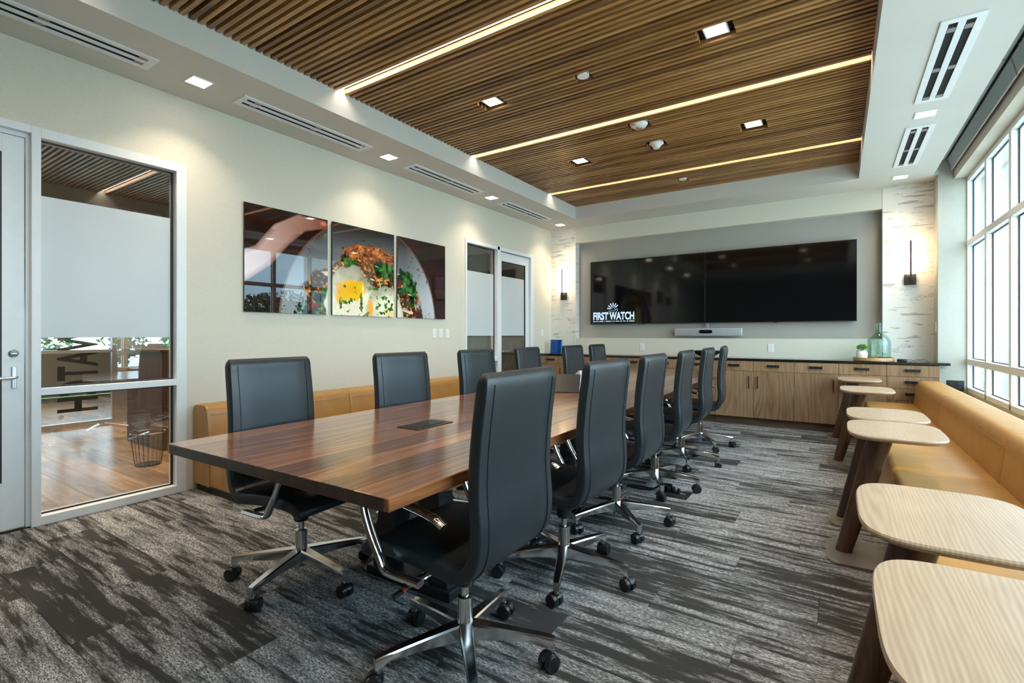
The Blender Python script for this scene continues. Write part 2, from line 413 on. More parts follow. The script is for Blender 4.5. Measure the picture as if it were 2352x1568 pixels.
# ---- right wall: column, sill wall, header
wr = sempty('wall_right', 'window wall with pale column, low sill and beige header', 'wall')
box('column', .945, 1.45, 7.30, 7.76, 0, 3.5, 'column_paint', wr)
box('sill_wall', XR, 1.45, YF, 7.30, 0, .57, 'column_paint', wr)
box('header', 1.082, 1.45, YF, 7.30, 2.937, 3.5, 'header_paint', wr)
box('added_pier', XR, 1.45, YF-.1, -.055, .57, 2.937, 'column_paint', wr)  # unseen solid stretch added to cut daylight on the near left wall

# ---- windows: white frame, mullions, two transoms, panes
wi = sempty('window_1', 'large white framed window wall with small upper and lower panes', 'window')
ms = [7.30 - .047 - .8155*k for k in range(11)]
GWX = 1.247
z_lo, z_up = (.872, .935), (2.172, 2.232)
zb, zt = .57, 2.937
box('bottom_rail', XR, 1.29, -.055, 7.30, zb, zb+.05, 'window_white', wi, .003)
box('top_rail', XR+.002, 1.29, -.055, 7.30, zt-.05, zt, 'window_white', wi, .003)
box('transom', XR-.004, 1.29, -.055, 7.30, *z_lo, 'window_white', wi, .003)
box('transom', XR-.004, 1.29, -.055, 7.30, *z_up, 'window_white', wi, .003)
box('jamb', XR, 1.29, 7.285, 7.30, zb, zt, 'window_white', wi)
edges = [7.285]
bmu = bmesh.new(); bx(bmu, XR, 1.29, -.031, .031, zb, zt, .003); mul_me = mesh_of('mullion', bmu, 'window_white')
mys = [6.50-.8155*k for k in range(9)]; WY0 = mys[-1]-.031
for my in mys: link('mullion', mul_me, wi, (0, my, 0))
bays = [(mys[0]+.031, 7.285)] + [(mys[k+1]+.031, mys[k]-.031) for k in range(8)]
rows = [(zb+.05, z_lo[0]), (z_lo[1], z_up[0]), (z_up[1], zt-.05)]
for y0, y1 in bays:
    if y1-y0 < .1: continue
    for z0, z1 in rows:
        p = box('pane', GWX-.003, GWX+.003, y0, y1, z0, z1, 'pane_glass', wi)
        bm = bmesh.new(); t = .009
        bx(bm, GWX-.012, GWX-.004, y0, y0+t, z0, z1); bx(bm, GWX-.012, GWX-.004, y1-t, y1, z0, z1)
        bx(bm, GWX-.012, GWX-.004, y0+t, y1-t, z0, z0+t); bx(bm, GWX-.012, GWX-.004, y0+t, y1-t, z1-t, z1)
        obj('gasket', bm, 'gasket', p)

# ---- ceiling: soffit ring, tray, slats
bm = bmesh.new()
bx(bm, XL, TX0, YF, YB, ZS, 3.5); bx(bm, TX1, .905, YF, YB, ZS, 3.5)
bx(bm, TX0, TX1, TY1, YB, ZS, 3.5); bx(bm, TX0, TX1, YF, TY0, ZS, 3.5)
bx(bm, .905, 1.082, YF, 7.30, 3.38, 3.5); bx(bm, .905, .945, 7.30, YB, ZS, 3.5)
ce = struct(obj('ceiling', bm, 'paint_soffit'), 'taupe soffit around a recessed walnut slat ceiling', 'ceiling')
box('backing_panel', TX0, TX1, TY0, TY1, 3.252, 3.30, 'black_void', ce)
PITCH, SW, SH = .05335, .029, .042
strips = [2.62-1.777*2, 2.62-1.777, 2.62, 2.62+1.777, 2.62+1.777*2]
GAP = .076
DLX, DLY = (-2.50, -.675), [3.47-1.777*2, 3.47-1.777, 3.47, 3.47+1.755]
cut = []   # openings in the slats: x0,x1,y0,y1
for lx in DLX:
    for ly in DLY: cut.append((lx-.115, lx+.115, ly-.078, ly+.078))
SPK = [(-1.65, 3.50), (-1.67, 6.54)]; SMK = [(-1.585, 4.60), (-1.595, 5.18)]
for sx, sy in SPK: cut.append((sx-.065, sx+.065, sy-.05, sy+.05))
for sx, sy in SMK: cut.append((sx-.10, sx+.10, sy-.08, sy+.08))
slat_cache = {}
def slat(x0, x1, y):
    ln = round(x1-x0, 3)
    if ln not in slat_cache:
        bm = bmesh.new(); bx(bm, 0, ln, -SW/2, SW/2, 0, SH, .001); slat_cache[ln] = mesh_of('slat', bm, 'slat_wood')
    link('slat', slat_cache[ln], ce, (x0, y, ZT))
ys = []
fields = [TY0] + [s for s in strips if s > TY0 and s < TY1] + [TY1]
for a, b in zip(fields, fields[1:]):
    a2 = a + (GAP/2 if a != TY0 else .004); b2 = b - (GAP/2 if b != TY1 else .004)
    n = max(1, round((b2-a2-SW)/PITCH))
    ys += [a2+SW/2+(b2-a2-SW)*k/n for k in range(n+1)]
for y in ys:
    xs = [(TX0+.002, TX1-.002)]
    for x0, x1, y0, y1 in cut:
        if y+SW/2 > y0 and y-SW/2 < y1:
            new = []
            for p, q in xs:
                if q <= x0 or p >= x1: new.append((p, q))
                else:
                    if x0-p > .01: new.append((p, x0))
                    if q-x1 > .01: new.append((x1, q))
            xs = new
    for p, q in xs: slat(p, q, y)

# ---- linear lights in the slat ceiling
names = {0: 'behind the viewer, farthest', 1: 'behind the viewer', 2: 'nearest and brightest', 3: 'middle', 4: 'farthest from the viewer'}
k = 0
for i, s in enumerate(strips):
    if s < TY0+.1: continue
    lab = ['long recessed light strip above the viewer', 'nearest long light strip in the slat ceiling, widest in view', 'middle long light strip in the slat ceiling', 'farthest long light strip, closest to the screens'][k]; k += 1
    t = thing('light_strip', lab, 'light', (TX0, s, 3.2405), 0, 'recessed light strips in the slat ceiling')
    bm = bmesh.new(); bx(bm, .004, TX1-TX0-.004, -.034, .034, .004, .011); obj('housing', bm, 'white_paint', t)
    bm = bmesh.new(); bx(bm, .004, TX1-TX0-.004, -.033, .020, 0, .004); obj('lens', bm, 'led', t)

# ---- square downlights
def downlight(x, y, z, s, label, group, energy=DOWN_W, spread=110):
    t = thing('downlight', label, 'light', (x, y, z), 0, group)
    bm = bmesh.new(); h = s/2; f = .010
    bx(bm, -h, h, -h, -h+f, -.006, 0); bx(bm, -h, h, h-f, h, -.006, 0); bx(bm, -h, -h+f, -h+f, h-f, -.006, 0); bx(bm, h-f, h, -h+f, h-f, -.006, 0)
    obj('trim', bm, 'white_paint', t)
    if z > ZS: bm = bmesh.new(); bx(bm, -h, h, -h, h, 0, 3.252-z); obj('can', bm, 'black_matte', t)
    bm = bmesh.new(); bx(bm, -h+f, h-f, -h+f, h-f, -.003, -.0005); obj('lens', bm, 'led_panel', t)
    area('lamp', (0, 0, -.012), (0, 0, 0), s*.8, energy, WARM, spread, t)
    return t
g = 'square downlights along the left soffit'
for y, lab in ((1.71, 'largest soffit downlight, between the two nearest left vents'), (3.50, 'soffit downlight above the food pictures'), (5.285, 'soffit downlight left of the far door frame'), (7.22, 'soffit downlight above the left wall lamp'), (-.1, 'soffit downlight over the near glass door')):
    downlight(-3.817, y, ZS, .145, lab, g)
g = 'square downlights along the window soffit'
for y, lab in ((7.18, 'window soffit downlight above the right wall lamp'), (5.24, 'window soffit downlight between the two white vents'), (3.40, 'window soffit downlight nearest the viewer'), (1.6, 'window soffit downlight over the near bench')):
    downlight(.60, y, ZS, .145, lab, g)
g = 'square downlights in the slat ceiling'
labs = {(0, 2): 'left downlight of the nearer pair in the slat ceiling', (1, 2): 'largest downlight in the slat ceiling, upper right', (0, 3): 'left downlight of the farther pair in the slat ceiling', (1, 3): 'right downlight of the farther pair in the slat ceiling'}
for i, lx in enumerate(DLX):
    for j, ly in enumerate(DLY):
        if ly < TY0+.1: continue
        downlight(lx, ly, 3.224, .150, labs.get((i, j), ('left', 'right')[i]+' slat ceiling downlight '+('above the near table end', 'far behind the viewer')[j == 0]), g, DOWN_W)

# ---- speakers / detectors in the slat ceiling
for (sx, sy), lab in zip(SPK, ('round white cover plate in the middle of the slat ceiling', 'small round white cover plate nearest the screens')):
    t = thing('ceiling_plate', lab, 'cover plate', (sx, sy, 3.203), 0, 'round ceiling plates')
    bm = bmesh.new(); lathe(bm, [(.044, .048), (.048, .008), (.045, 0)], 28); obj('plate', bm, 'outlet_white', t, smooth=True)
for i, ((sx, sy), lab) in enumerate(zip(SMK, ('white ceiling strobe with clear lens and red marks', 'white cone shaped smoke detector on the slat ceiling'))):
    t = thing('strobe' if i == 0 else 'smoke_detector', lab, 'detector', (sx, sy, 3.178))
    if i == 0:
        bm = bmesh.new(); lathe(bm, [(.078, .073), (.084, .03), (.066, .008), (.045, 0)], 32); obj('body', bm, 'outlet_white', t, smooth=True)
        bm = bmesh.new(); lathe(bm, [(.030, .002), (.028, -.012), (.016, -.020)], 20); obj('lens', bm, 'alu', t, smooth=True)
        for q in range(4):
            bm = bmesh.new(); bx(bm, -.048+q*.011, -.041+q*.011, -.066, -.062, .008, .020); obj('marking', bm, 'lever_red', t)
    else:
        bm = bmesh.new(); lathe(bm, [(.068, .073), (.074, .035), (.050, .018), (.034, -.006), (.030, -.014)], 32); obj('body', bm, 'outlet_white', t, smooth=True)
        bm = bmesh.new(); lathe(bm, [(.037, .004), (.0375, -.002)], 24); obj('vent_ring', bm, 'slot_grey', t)

# ---- linear air vents
def vent(x0, x1, y0, y1, label, group):
    t = thing('air_vent', label, 'vent', ((x0+x1)/2, (y0+y1)/2, ZS), 0, group)
    hw, hl = (x1-x0)/2, (y1-y0)/2; f = hw*.22; s = hw*.26; e = .045
    bm = bmesh.new(); z0, z1 = -.009, 0
    xs = [-hw, -hw*.60, -hw*.18, hw*.18, hw*.60, hw]
    bx(bm, -hw, hw, -hl, -hl+e, z0, z1, .001); bx(bm, -hw, hw, hl-e, hl, z0, z1, .001)
    for a, b in ((xs[0], xs[1]), (xs[2], xs[3]), (xs[4], xs[5])): bx(bm, a, b, -hl+e, hl-e, z0, z1, .001)
    obj('frame', bm, 'frame_white', t)
    for a, b in ((xs[1], xs[2]), (xs[3], xs[4])):
        bm = bmesh.new(); bx(bm, a, b, -hl+e, hl-e, -.002, -.0003); o = obj('slot', bm, 'black_void', t)  # flat black strip painted for the dark inside, soffit is uncut
        for q in (-hl+e+.06, 0.03, hl-e-.05):
            bm = bmesh.new(); bx(bm, a+.004, b-.002, q, q+.05, -.007, -.002); obj('clip', bm, 'slot_grey', o)
g = 'linear vents along the left soffit'
for (a, b), lab in zip(((.21, 1.433), (1.995, 3.22), (3.79, 5.02), (5.565, 6.775)), ('white linear vent nearest the left door', 'white linear vent above the first food picture', 'third white linear vent along the left soffit', 'farthest white linear vent above the far door frame')):
    vent(-3.928, -3.732, a, b, lab, g)
g = 'linear vents along the window soffit'
for (a, b), lab in zip(((3.745, 4.963), (5.51, 6.73), (.2, 1.42)), ('large white two slot vent nearest the window blinds', 'farther white two slot vent on the window soffit', 'white two slot vent above the viewer')):
    vent(.498, .702, a, b, lab, g)

# ---- roller blinds in the pocket by the window
for i, (y0, y1, lab) in enumerate(((4.86, 7.26, 'grey roller blinds at the far half of the window'), (.2, 4.84, 'grey roller blinds above the near window'))):
    t = thing('roller_blind', lab, 'blind', (0, y0, 0), 0, 'grey roller blinds in the ceiling pocket')
    ln = y1-y0
    bm = bmesh.new(); rs = []
    for yy in (0, ln): rs.append(ring(bm, [(.965+.055*math.cos(2*PI*q/24), yy, 3.205+.055*math.sin(2*PI*q/24)) for q in range(24)]))
    loft(bm, rs); obj('roller', bm, 'shade_fabric', t, smooth=True)
    bm = bmesh.new()
    a = ring(bm, [(1.022, 0, 3.16), (1.028, 0, 3.162), (1.058, 0, 3.035), (1.052, 0, 3.032)]); b = ring(bm, [(1.022, ln, 3.16), (1.028, ln, 3.162), (1.058, ln, 3.035), (1.052, ln, 3.032)])
    loft(bm, [a, b]); obj('fascia', bm, 'shade_fabric', t)
    bm = bmesh.new(); bx(bm, 1.050, 1.060, 0, ln, 3.026, 3.034); obj('hem_bar', bm, 'frame_white', t)
    for q in (0, ln-.006):
        bm = bmesh.new(); bx(bm, .93, 1.07, q, q+.006, 3.25, 3.379); obj('bracket', bm, 'alu', t)
for (ya, lab) in ((4.85, 'thin cord hanging between the two blinds'),):
    bm = bmesh.new(); tube(bm, bezier([(1.035, ya, 3.20), (1.048, ya+.008, 3.13), (1.062, ya-.006, 3.08), (1.066, ya, 3.03)], 5), .004, 6)
    tag(obj('blind_cord', bm, 'gasket', smooth=True), lab, 'cord')

# ------------------------------------------------------------------ interior glazing on the left wall
FX0, FX1 = XL-.11, XL+.012
def fbox(bm, y0, y1, z0, z1, x0=FX0, x1=FX1): bx(bm, x0, x1, y0, y1, z0, z1, .002)
# near opening: door_1 on the left, glazed sidelight on the right
w2 = sempty('window_2', 'white framed sidelight with a frosted band beside the near door', 'window')
bm = bmesh.new(); fbox(bm, .955, 1.785, 2.437, 2.50); obj('head', bm, 'frame_white', w2)
bm = bmesh.new(); fbox(bm, 1.716, 1.785, 0, 2.437); obj('jamb', bm, 'frame_white', w2)
bm = bmesh.new(); fbox(bm, .910, .955, 0, 2.50); obj('mullion', bm, 'frame_white', w2)
bm = bmesh.new(); fbox(bm, .955, 1.716, 0, .056); obj('bottom_rail', bm, 'frame_white', w2)
bm = bmesh.new(); fbox(bm, .955, 1.716, .817, .861); obj('cross_rail', bm, 'frame_white', w2)
for z0, z1 in ((.056, .817), (.861, 2.437)):
    p = box('pane', GX-.004, GX+.004, .955, 1.716, z0, z1, 'partition_glass', w2)
    bm = bmesh.new(); bx(bm, GX+.005, GX+.012, 1.700, 1.716, z0, z1); bx(bm, GX+.005, GX+.012, .955, .962, z0, z1); bx(bm, GX+.005, GX+.012, .962, 1.70, z1-.012, z1); bx(bm, GX+.005, GX+.012, .962, 1.70, z0, z0+.010)
    obj('gasket', bm, 'gasket', p)
    if z1 > 1: box('frosted_film', GX+.0045, GX+.006, .962, 1.700, 1.18, 2.086, 'frost', p)
d1 = sempty('door_1', 'white framed glass door with lever handle at the left edge', 'door')
bm = bmesh.new(); fbox(bm, -.14, .910, 2.452, 2.50); fbox(bm, -.14, -.095, 0, 2.452); obj('door_frame', bm, 'frame_white', d1)
bm = bmesh.new(); bx(bm, XL-.075, XL-.03, .892, .910, 0, 2.452); bx(bm, XL-.075, XL-.03, -.095, .892, 2.425, 2.452); obj('door_stop', bm, 'frame_white', d1)
lf = bmesh.new(); dx0, dx1 = XL-.075, XL-.028
for y0, y1, z0, z1 in ((.787, .886, .01, 2.42), (-.09, .01, .01, 2.42), (.01, .787, 2.31, 2.42), (.01, .787, .01, .30)): bx(lf, dx0, dx1, y0, y1, z0, z1, .001)
leaf = obj('leaf', lf, 'frame_white', d1)
p = box('pane', XL-.056, XL-.048, .01, .787, .30, 2.31, 'partition_glass', d1)
bm = bmesh.new(); bx(bm, XL-.047, XL-.030, .772, .787, .30, 2.31); bx(bm, XL-.047, XL-.030, .01, .772, 2.295, 2.31); bx(bm, XL-.047, XL-.030, .01, .772, .30, .315); obj('gasket', bm, 'gasket', p)
box('frosted_film', XL-.0475, XL-.046, .01, .772, 1.18, 2.086, 'frost', p)
bm = bmesh.new(); bx(bm, dx1, dx1+.010, .828, .852, .87, 1.005, .003); hp = obj('handle_plate', bm, 'alu', d1)
bm = bmesh.new(); tube(bm, bezier([(dx1+.008, .842, .940), (dx1+.042, .842, .940), (dx1+.054, .82, .939), (dx1+.054, .70, .935)], 6), .010, 10); obj('lever', bm, 'alu', hp, smooth=True)
bm = bmesh.new(); lathe(bm, [(.024, 0), (.024, .008), (.020, .012)], 22); xform(bm, Matrix.Translation((dx1, .838, 1.085)) @ Matrix.Rotation(R(90), 4, 'Y')); lk = obj('lock', bm, 'chrome', d1, smooth=True)
bm = bmesh.new(); bx(bm, dx1+.010, dx1+.017, .826, .850, 1.081, 1.087, .001); obj('thumb_turn', bm, 'alu', lk)
# far opening: sidelight then door_2
w3 = sempty('window_3', 'narrow frosted sidelight left of the far door', 'window')
bm = bmesh.new(); fbox(bm, 5.19, 6.0, 2.45, 2.50); fbox(bm, 5.19, 5.228, 0, 2.45); fbox(bm, 5.945, 6.030, 0, 2.50); fbox(bm, 5.228, 5.945, 0, .06); obj('frame', bm, 'frame_white', w3)
bm = bmesh.new(); fbox(bm, 5.228, 5.945, .815, .86); obj('cross_rail', bm, 'frame_white', w3)
for z0, z1 in ((.06, .815), (.86, 2.45)):
    p = box('pane', GX-.004, GX+.004, 5.228, 5.945, z0, z1, 'partition_glass', w3)
    bm = bmesh.new(); bx(bm, GX+.005, GX+.012, 5.925, 5.945, z0, z1); bx(bm, GX+.005, GX+.012, 5.228, 5.925, z1-.012, z1); obj('gasket', bm, 'gasket', p)
    if z1 > 1: box('frosted_film', GX+.0045, GX+.006, 5.23, 5.925, 1.185, 2.085, 'frost', p)
d2 = sempty('door_2', 'frosted glass door beside the left wall lamp', 'door')
bm = bmesh.new(); fbox(bm, 6.030, 6.975, 2.45, 2.50); fbox(bm, 6.89, 6.975, 0, 2.45); obj('door_frame', bm, 'frame_white', d2)
lf = bmesh.new()
for y0, y1, z0, z1 in ((6.034, 6.10, .01, 2.44), (6.78, 6.885, .01, 2.44), (6.10, 6.78, 2.31, 2.44), (6.10, 6.78, .01, .3)): bx(lf, dx0, dx1, y0, y1, z0, z1, .001)
obj('leaf', lf, 'frame_white', d2)
p = box('pane', XL-.056, XL-.048, 6.10, 6.78, .3, 2.31, 'partition_glass', d2)
bm = bmesh.new(); bx(bm, XL-.047, XL-.03, 6.768, 6.78, .3, 2.31); bx(bm, XL-.047, XL-.03, 6.10, 6.768, 2.30, 2.31); obj('gasket', bm, 'gasket', p)
box('frosted_film', XL-.0475, XL-.046, 6.10, 6.768, 1.185, 2.085, 'frost', p)
bm = bmesh.new(); tube(bm, bezier([(dx1, 6.065, .95), (dx1+.045, 6.065, .95), (dx1+.052, 6.10, .95), (dx1+.052, 6.22, .945)], 5), .010, 8); obj('lever', bm, 'alu', d2, smooth=True)

# ------------------------------------------------------------------ hall seen through the left glazing
HX = -8.27
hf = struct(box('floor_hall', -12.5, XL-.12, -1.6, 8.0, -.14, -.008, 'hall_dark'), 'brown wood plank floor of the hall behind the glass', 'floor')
bm = bmesh.new(); bx(bm, 0, 1.2185, 0, .1885, -.008, 0, .0012); hp_me = mesh_of('floor_plank', bm, 'hall_floor')
row = 0; y = -.2
while y < 3.6:
    x = -12.45 + (row*.47 % 1.22)
    while x + 1.22 < XL-.11:
        link('floor_plank', hp_me, hf, (x, y, 0)); x += 1.22
    ln = XL-.125-x
    if ln > .02:
        bm = bmesh.new(); bx(bm, 0, ln, 0, .1885, -.008, 0, .0012); obj('floor_plank', bm, 'hall_floor', hf, (x, y, 0))
    y += .19; row += 1
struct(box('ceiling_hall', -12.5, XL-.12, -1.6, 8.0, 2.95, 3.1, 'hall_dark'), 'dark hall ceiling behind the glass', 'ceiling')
bm = bmesh.new(); bx(bm, -12.5, XL-.12, 7.9, 8.0, 0, 2.95); bx(bm, -12.5, XL-.12, -1.7, -1.6, 0, 2.95); bx(bm, -5.9, -5.8, 4.4, 7.9, 0, 2.95)
struct(obj('wall_hall', bm, 'hall_wall'), 'brown grey hall wall behind the glass', 'wall')
wh = sempty('window_4', 'glass office front across the hall with black upright lettering', 'window')
bm = bmesh.new(); bx(bm, HX-.03, HX+.03, 2.60, 2.66, 0, 2.95); bx(bm, HX-.03, HX+.03, -1.6, 2.60, 0, .06); bx(bm, HX-.03, HX+.03, 2.66, 3.2, 0, 2.95); obj('frame', bm, 'alu', wh)
box('cross_rail', HX-.03, HX+.03, -1.6, 2.60, .96, 1.0, 'alu', wh)
box('pane', HX-.004, HX+.004, -1.6, 2.60, .06, .96, 'pane_glass', wh); box('pane', HX-.004, HX+.004, -1.6, 2.60, 1.0, 2.95, 'pane_glass', wh)
bm = text_bm('WATCH', .57, .013); xform(bm, Matrix.Diagonal((.52, 1, 1, 1)))
mx = max(v.co.x for v in bm.verts)
M = Matrix(((0, 0, -1, HX+.008), (0, -1, 0, 2.44), (-1, 0, 0, .20+mx), (0, 0, 0, 1)))
xform(bm, M); obj('lettering', bm, 'vinyl_black', wh)
bm = text_bm('\u00ae', .07); M2 = Matrix(((0, 0, -1, HX+.008), (0, -1, 0, 2.10), (-1, 0, 0, .17), (0, 0, 0, 1))); xform(bm, M2); obj('lettering', bm, 'vinyl_black', wh)
# far hall side: desk, wall windows with green outside
bm = bmesh.new(); bx(bm, -12.6, -12.5, -1.6, 8.0, 0, .85); bx(bm, -12.6, -12.5, -1.6, 8.0, 1.75, 2.95)
struct(obj('wall_office', bm, 'hall_wall'), 'wall of the far office around its window', 'wall')
w5 = sempty('window_5', 'far office window with greenery outside', 'window')
bm = bmesh.new()
for yy in (-1.6, -.2, 1.2, 2.6, 4.0, 5.4, 6.8): bx(bm, -12.58, -12.5, yy, yy+.06, .85, 1.75)
bx(bm, -12.58, -12.5, -1.6, 8.0, .85, .90); obj('frame', bm, 'alu', w5)
box('pane', -12.55, -12.54, -1.6, 8.0, .90, 1.75, 'pane_glass', w5)
t = thing('reception_desk', 'dark brown wood desk in the hall behind the glass', 'desk', (-6.35, 2.55, 0))
bm = bmesh.new(); bx(bm, -.35, .55, -.30, .02, .0, 1.02, .004); obj('front_panel', bm, 'dark_desk', t)
bm = bmesh.new(); bx(bm, -.38, .60, -.34, 1.3, 1.02, 1.05, .004); obj('desk_top', bm, 'dark_desk', t)
bm = bmesh.new(); bx(bm, -.35, -.31, .02, 1.2, 0, 1.02, .003); obj('side_panel', bm, 'dark_desk', t)
t = thing('waste_bin', 'round dark wire waste bin on the hall floor', 'bin', (-5.32, 1.95, 0))
bm = bmesh.new(); lathe(bm, [(.10, 0), (.10, .012), (.0, .012)], 24, cap=False); obj('base', bm, 'black_metal', t)
bm = bmesh.new()
for q in range(20):
    a = 2*PI*q/20; tube(bm, [(.10*math.cos(a), .10*math.sin(a), .01), (.135*math.cos(a), .135*math.sin(a), .30)], .0018, 5)
obj('wires', bm, 'black_metal', t)
bm = bmesh.new(); tube(bm, [(.135*math.cos(2*PI*q/24), .135*math.sin(2*PI*q/24), .30) for q in range(25)], .005, 6); obj('rim', bm, 'chrome', t, smooth=True)
for i, (lx, ly) in enumerate(((-6.2, .9), (-6.2, 3.2), (-10.3, 1.5))):
    t = thing('hall_light', ('square panel light on the near hall ceiling', 'square panel light on the hall ceiling by the desk', 'square panel light of the office across the hall')[i], 'light', (lx, ly, 2.95), 0, 'hall ceiling lights')
    bm = bmesh.new(); bx(bm, -.12, .12, -.12, .12, -.012, 0); obj('housing', bm, 'white_paint', t)
    bm = bmesh.new(); bx(bm, -.105, .105, -.105, .105, -.015, -.012); obj('lens', bm, 'led_panel', t)
    area('lamp', (0, 0, -.03), (0, 0, 0), .2, 110, WARM, 150, t)

# ------------------------------------------------------------------ outdoors
struct(box('ground', -8, 90, -60, 90, -3.6, -3.5, 'ground'), 'pale paving outside the windows', 'ground')
struct(box('lawn', -80, -8, -60, 90, -3.6, -3.5, 'lawn'), 'green lawn beyond the far office window', 'lawn')
t = thing('white_building', 'pale building wing outside the window', 'building', (2.2, 13.0, -3.5))
bm = bmesh.new(); bx(bm, 0, 9, 0, 6, 0, 9.5); obj('wall', bm, 'stucco', t)
for q in range(4):
    bm = bmesh.new(); bx(bm, .5+q*2.2, .9+q*2.2, -.18, 0, 0, 9.5); obj('pilaster', bm, 'stucco', t)
    bm = bmesh.new(); bx(bm, 1.2+q*2.2, 2.2+q*2.2, -.05, .0, 4.4, 6.4); obj('window', bm, 'bar_grey', t)
def blob_tree(name, label, loc, h, rad, seed):
    rnd = random.Random(seed); t = thing(name, label, 'tree', loc, 0, 'trees outside the windows')
    bm = bmesh.new(); tube(bm, [(0, 0, 0), (.1, 0, h*.35), (0, .1, h*.7)], [.22, .17, .08], 8); obj('trunk', bm, 'bark', t, smooth=True)
    bm = bmesh.new()
    for q in range(2600):
        a, b_, r = rnd.uniform(0, 2*PI), rnd.uniform(-1, 1), rad*rnd.random()**.4
        s = math.sqrt(1-b_*b_); p = Vector((r*s*math.cos(a), r*s*math.sin(a), h*.72+r*b_*.75))
        d1, d2 = Vector((rnd.uniform(-1, 1), rnd.uniform(-1, 1), rnd.uniform(-1, 1))).normalized()*.13, Vector((rnd.uniform(-1, 1), rnd.uniform(-1, 1), rnd.uniform(-1, 1))).normalized()*.13
        bm.faces.new([bm.verts.new(p+v) for v in (d1, d2, -d1, -d2)])
    o = obj('crown', bm, 'tree_leaf', t); o['kind'] = 'stuff'
for i, (x, y, h, r_) in enumerate(((19, 15.5, 7.0, 2.6), (23, 19.5, 7.6, 3.0), (19, 28, 6.8, 2.8), (26, 10, 6.5, 2.6), (25, 2, 6.6, 2.8))):
    blob_tree('tree', ('leafy tree mirrored in the first food picture', 'broad leafy tree right of it across the lawn', 'leafy tree farthest along the lawn', 'leafy tree opposite the window', 'leafy tree outside behind the viewer')[i], (x, y, -3.5), h, r_, 30+i)
for i, (x, y) in enumerate(((-20, 2), (-21, 9.5), (-19.5, -5.5))):
    blob_tree('tree', ('tree outside the far office window', 'tree outside the far office window, right', 'tree outside the far office window, left')[i], (x, y, -3.5), 6.5, 3.2, 50+i)
t = thing('palm_tree', 'palm tree mirrored in the first food picture', 'tree', (12.5, 9.6, -3.5))
bm = bmesh.new(); tube(bm, [(0, 0, 0), (.1, .05, 3), (.05, .1, 5.6)], [.16, .12, .10], 8); obj('trunk', bm, 'bark', t, smooth=True)
bm = bmesh.new()
for q in range(18):
    a = q*2.4; el = .9-.1*(q % 9)
    pts = [Vector((.05+math.cos(a)*s*1.7*math.cos(el*.5), .1+math.sin(a)*s*1.7*math.cos(el*.5), 5.6+math.sin(el)*s*1.3-1.5*s*s)) for s in (0, .25, .5, .75, 1)]
    for u, v in zip(pts, pts[1:]):
        sd = Vector((-math.sin(a), math.cos(a), -.35))*.26
        for sg in (1, -1):
            sd2 = Vector((-math.sin(a)*sg, math.cos(a)*sg, -.45))*.26
            bm.faces.new([bm.verts.new(c) for c in (u, v, v+sd2, u+sd2)])
obj('fronds', bm, 'tree_leaf', t)

# ------------------------------------------------------------------ conference table
TBL = thing('conference_table', 'long walnut plank conference table on black steel trestles', 'table', (-1.70, .945, 0), R(1.1))
TL, TW, TH, TT = 5.66, 1.312, .742, .041
nb = 9; random.seed(11)
ws = [random.uniform(.8, 1.25) for _ in range(nb)]; sw_ = sum(ws); xx = -TW/2
for i in range(nb):
    wd = ws[i]/sw_*TW
    bm = bmesh.new(); bx(bm, -wd/2+.0002, wd/2-.0002, 0, TL, 0, TT, .0007 if 0 < i < nb-1 else .003)
    for f in bm.faces:
        if abs(f.normal.y) > .9: f.material_index = 0
    obj('board', bm, 'walnut', TBL, (xx+wd/2, 0, TH-TT)); xx += wd
bm = bmesh.new(); bx(bm, -TW/2+.02, TW/2-.02, -.0015, .0005, TH-TT+.001, TH-.002); obj('end_shade', bm, 'walnut_shaded', TBL)  # shade on the near end face painted in as a thin dark strip
for yy in (.80, 2.83, 4.86):
    bm = bmesh.new()
    bx(bm, -.27, .27, yy-.07, yy+.07, 0.0003, .045, .004)                 # foot
    tr = TH-TT
    for sgn in (-1, 1):
        for ya in (yy-.05,):
            a = ring(bm, [(sgn*.24, ya, .045), (sgn*.13, ya, .045), (sgn*.13, ya+.10, .045), (sgn*.24, ya+.10, .045)])
            b = ring(bm, [(sgn*.16, ya, tr-.018), (sgn*.02, ya, tr-.018), (sgn*.02, ya+.10, tr-.018), (sgn*.16, ya+.10, tr-.018)])
            loft(bm, [a, b])
    bx(bm, -.38, .38, yy-.06, yy+.06, tr-.018, tr-.001, .003)
    obj('trestle', bm, 'steel_black', TBL)
bm = bmesh.new(); poly = [(.55, .60), (.60, .52), (.75, .50), (5.0, .50), (5.1, .60), (5.1, .66), (.55, .66)]
a = [bm.verts.new((-.02, u, v)) for u, v in poly]; b = [bm.verts.new((.02, u, v)) for u, v in poly]
bm.faces.new(a); bm.faces.new(b[::-1])
for i in range(len(poly)): bm.faces.new((a[i], a[(i+1) % 7], b[(i+1) % 7], b[i]))
xform(bm, Matrix.Translation((.24, 0, 0))); obj('stretcher', bm, 'walnut', TBL)
bm = bmesh.new()
a = [bm.verts.new((-.02, u, v)) for u, v in poly]; b = [bm.verts.new((.02, u, v)) for u, v in poly]
bm.faces.new(a); bm.faces.new(b[::-1])
for i in range(len(poly)): bm.faces.new((a[i], a[(i+1) % 7], b[(i+1) % 7], b[i]))
xform(bm, Matrix.Translation((-.20, 0, 0))); obj('stretcher', bm, 'walnut', TBL)
def on_table(x, y): # table-local to world
    v = Matrix.Rotation(R(1.1), 3, 'Z') @ Vector((x, y, 0)); return (-1.70+v.x, .945+v.y, TH)
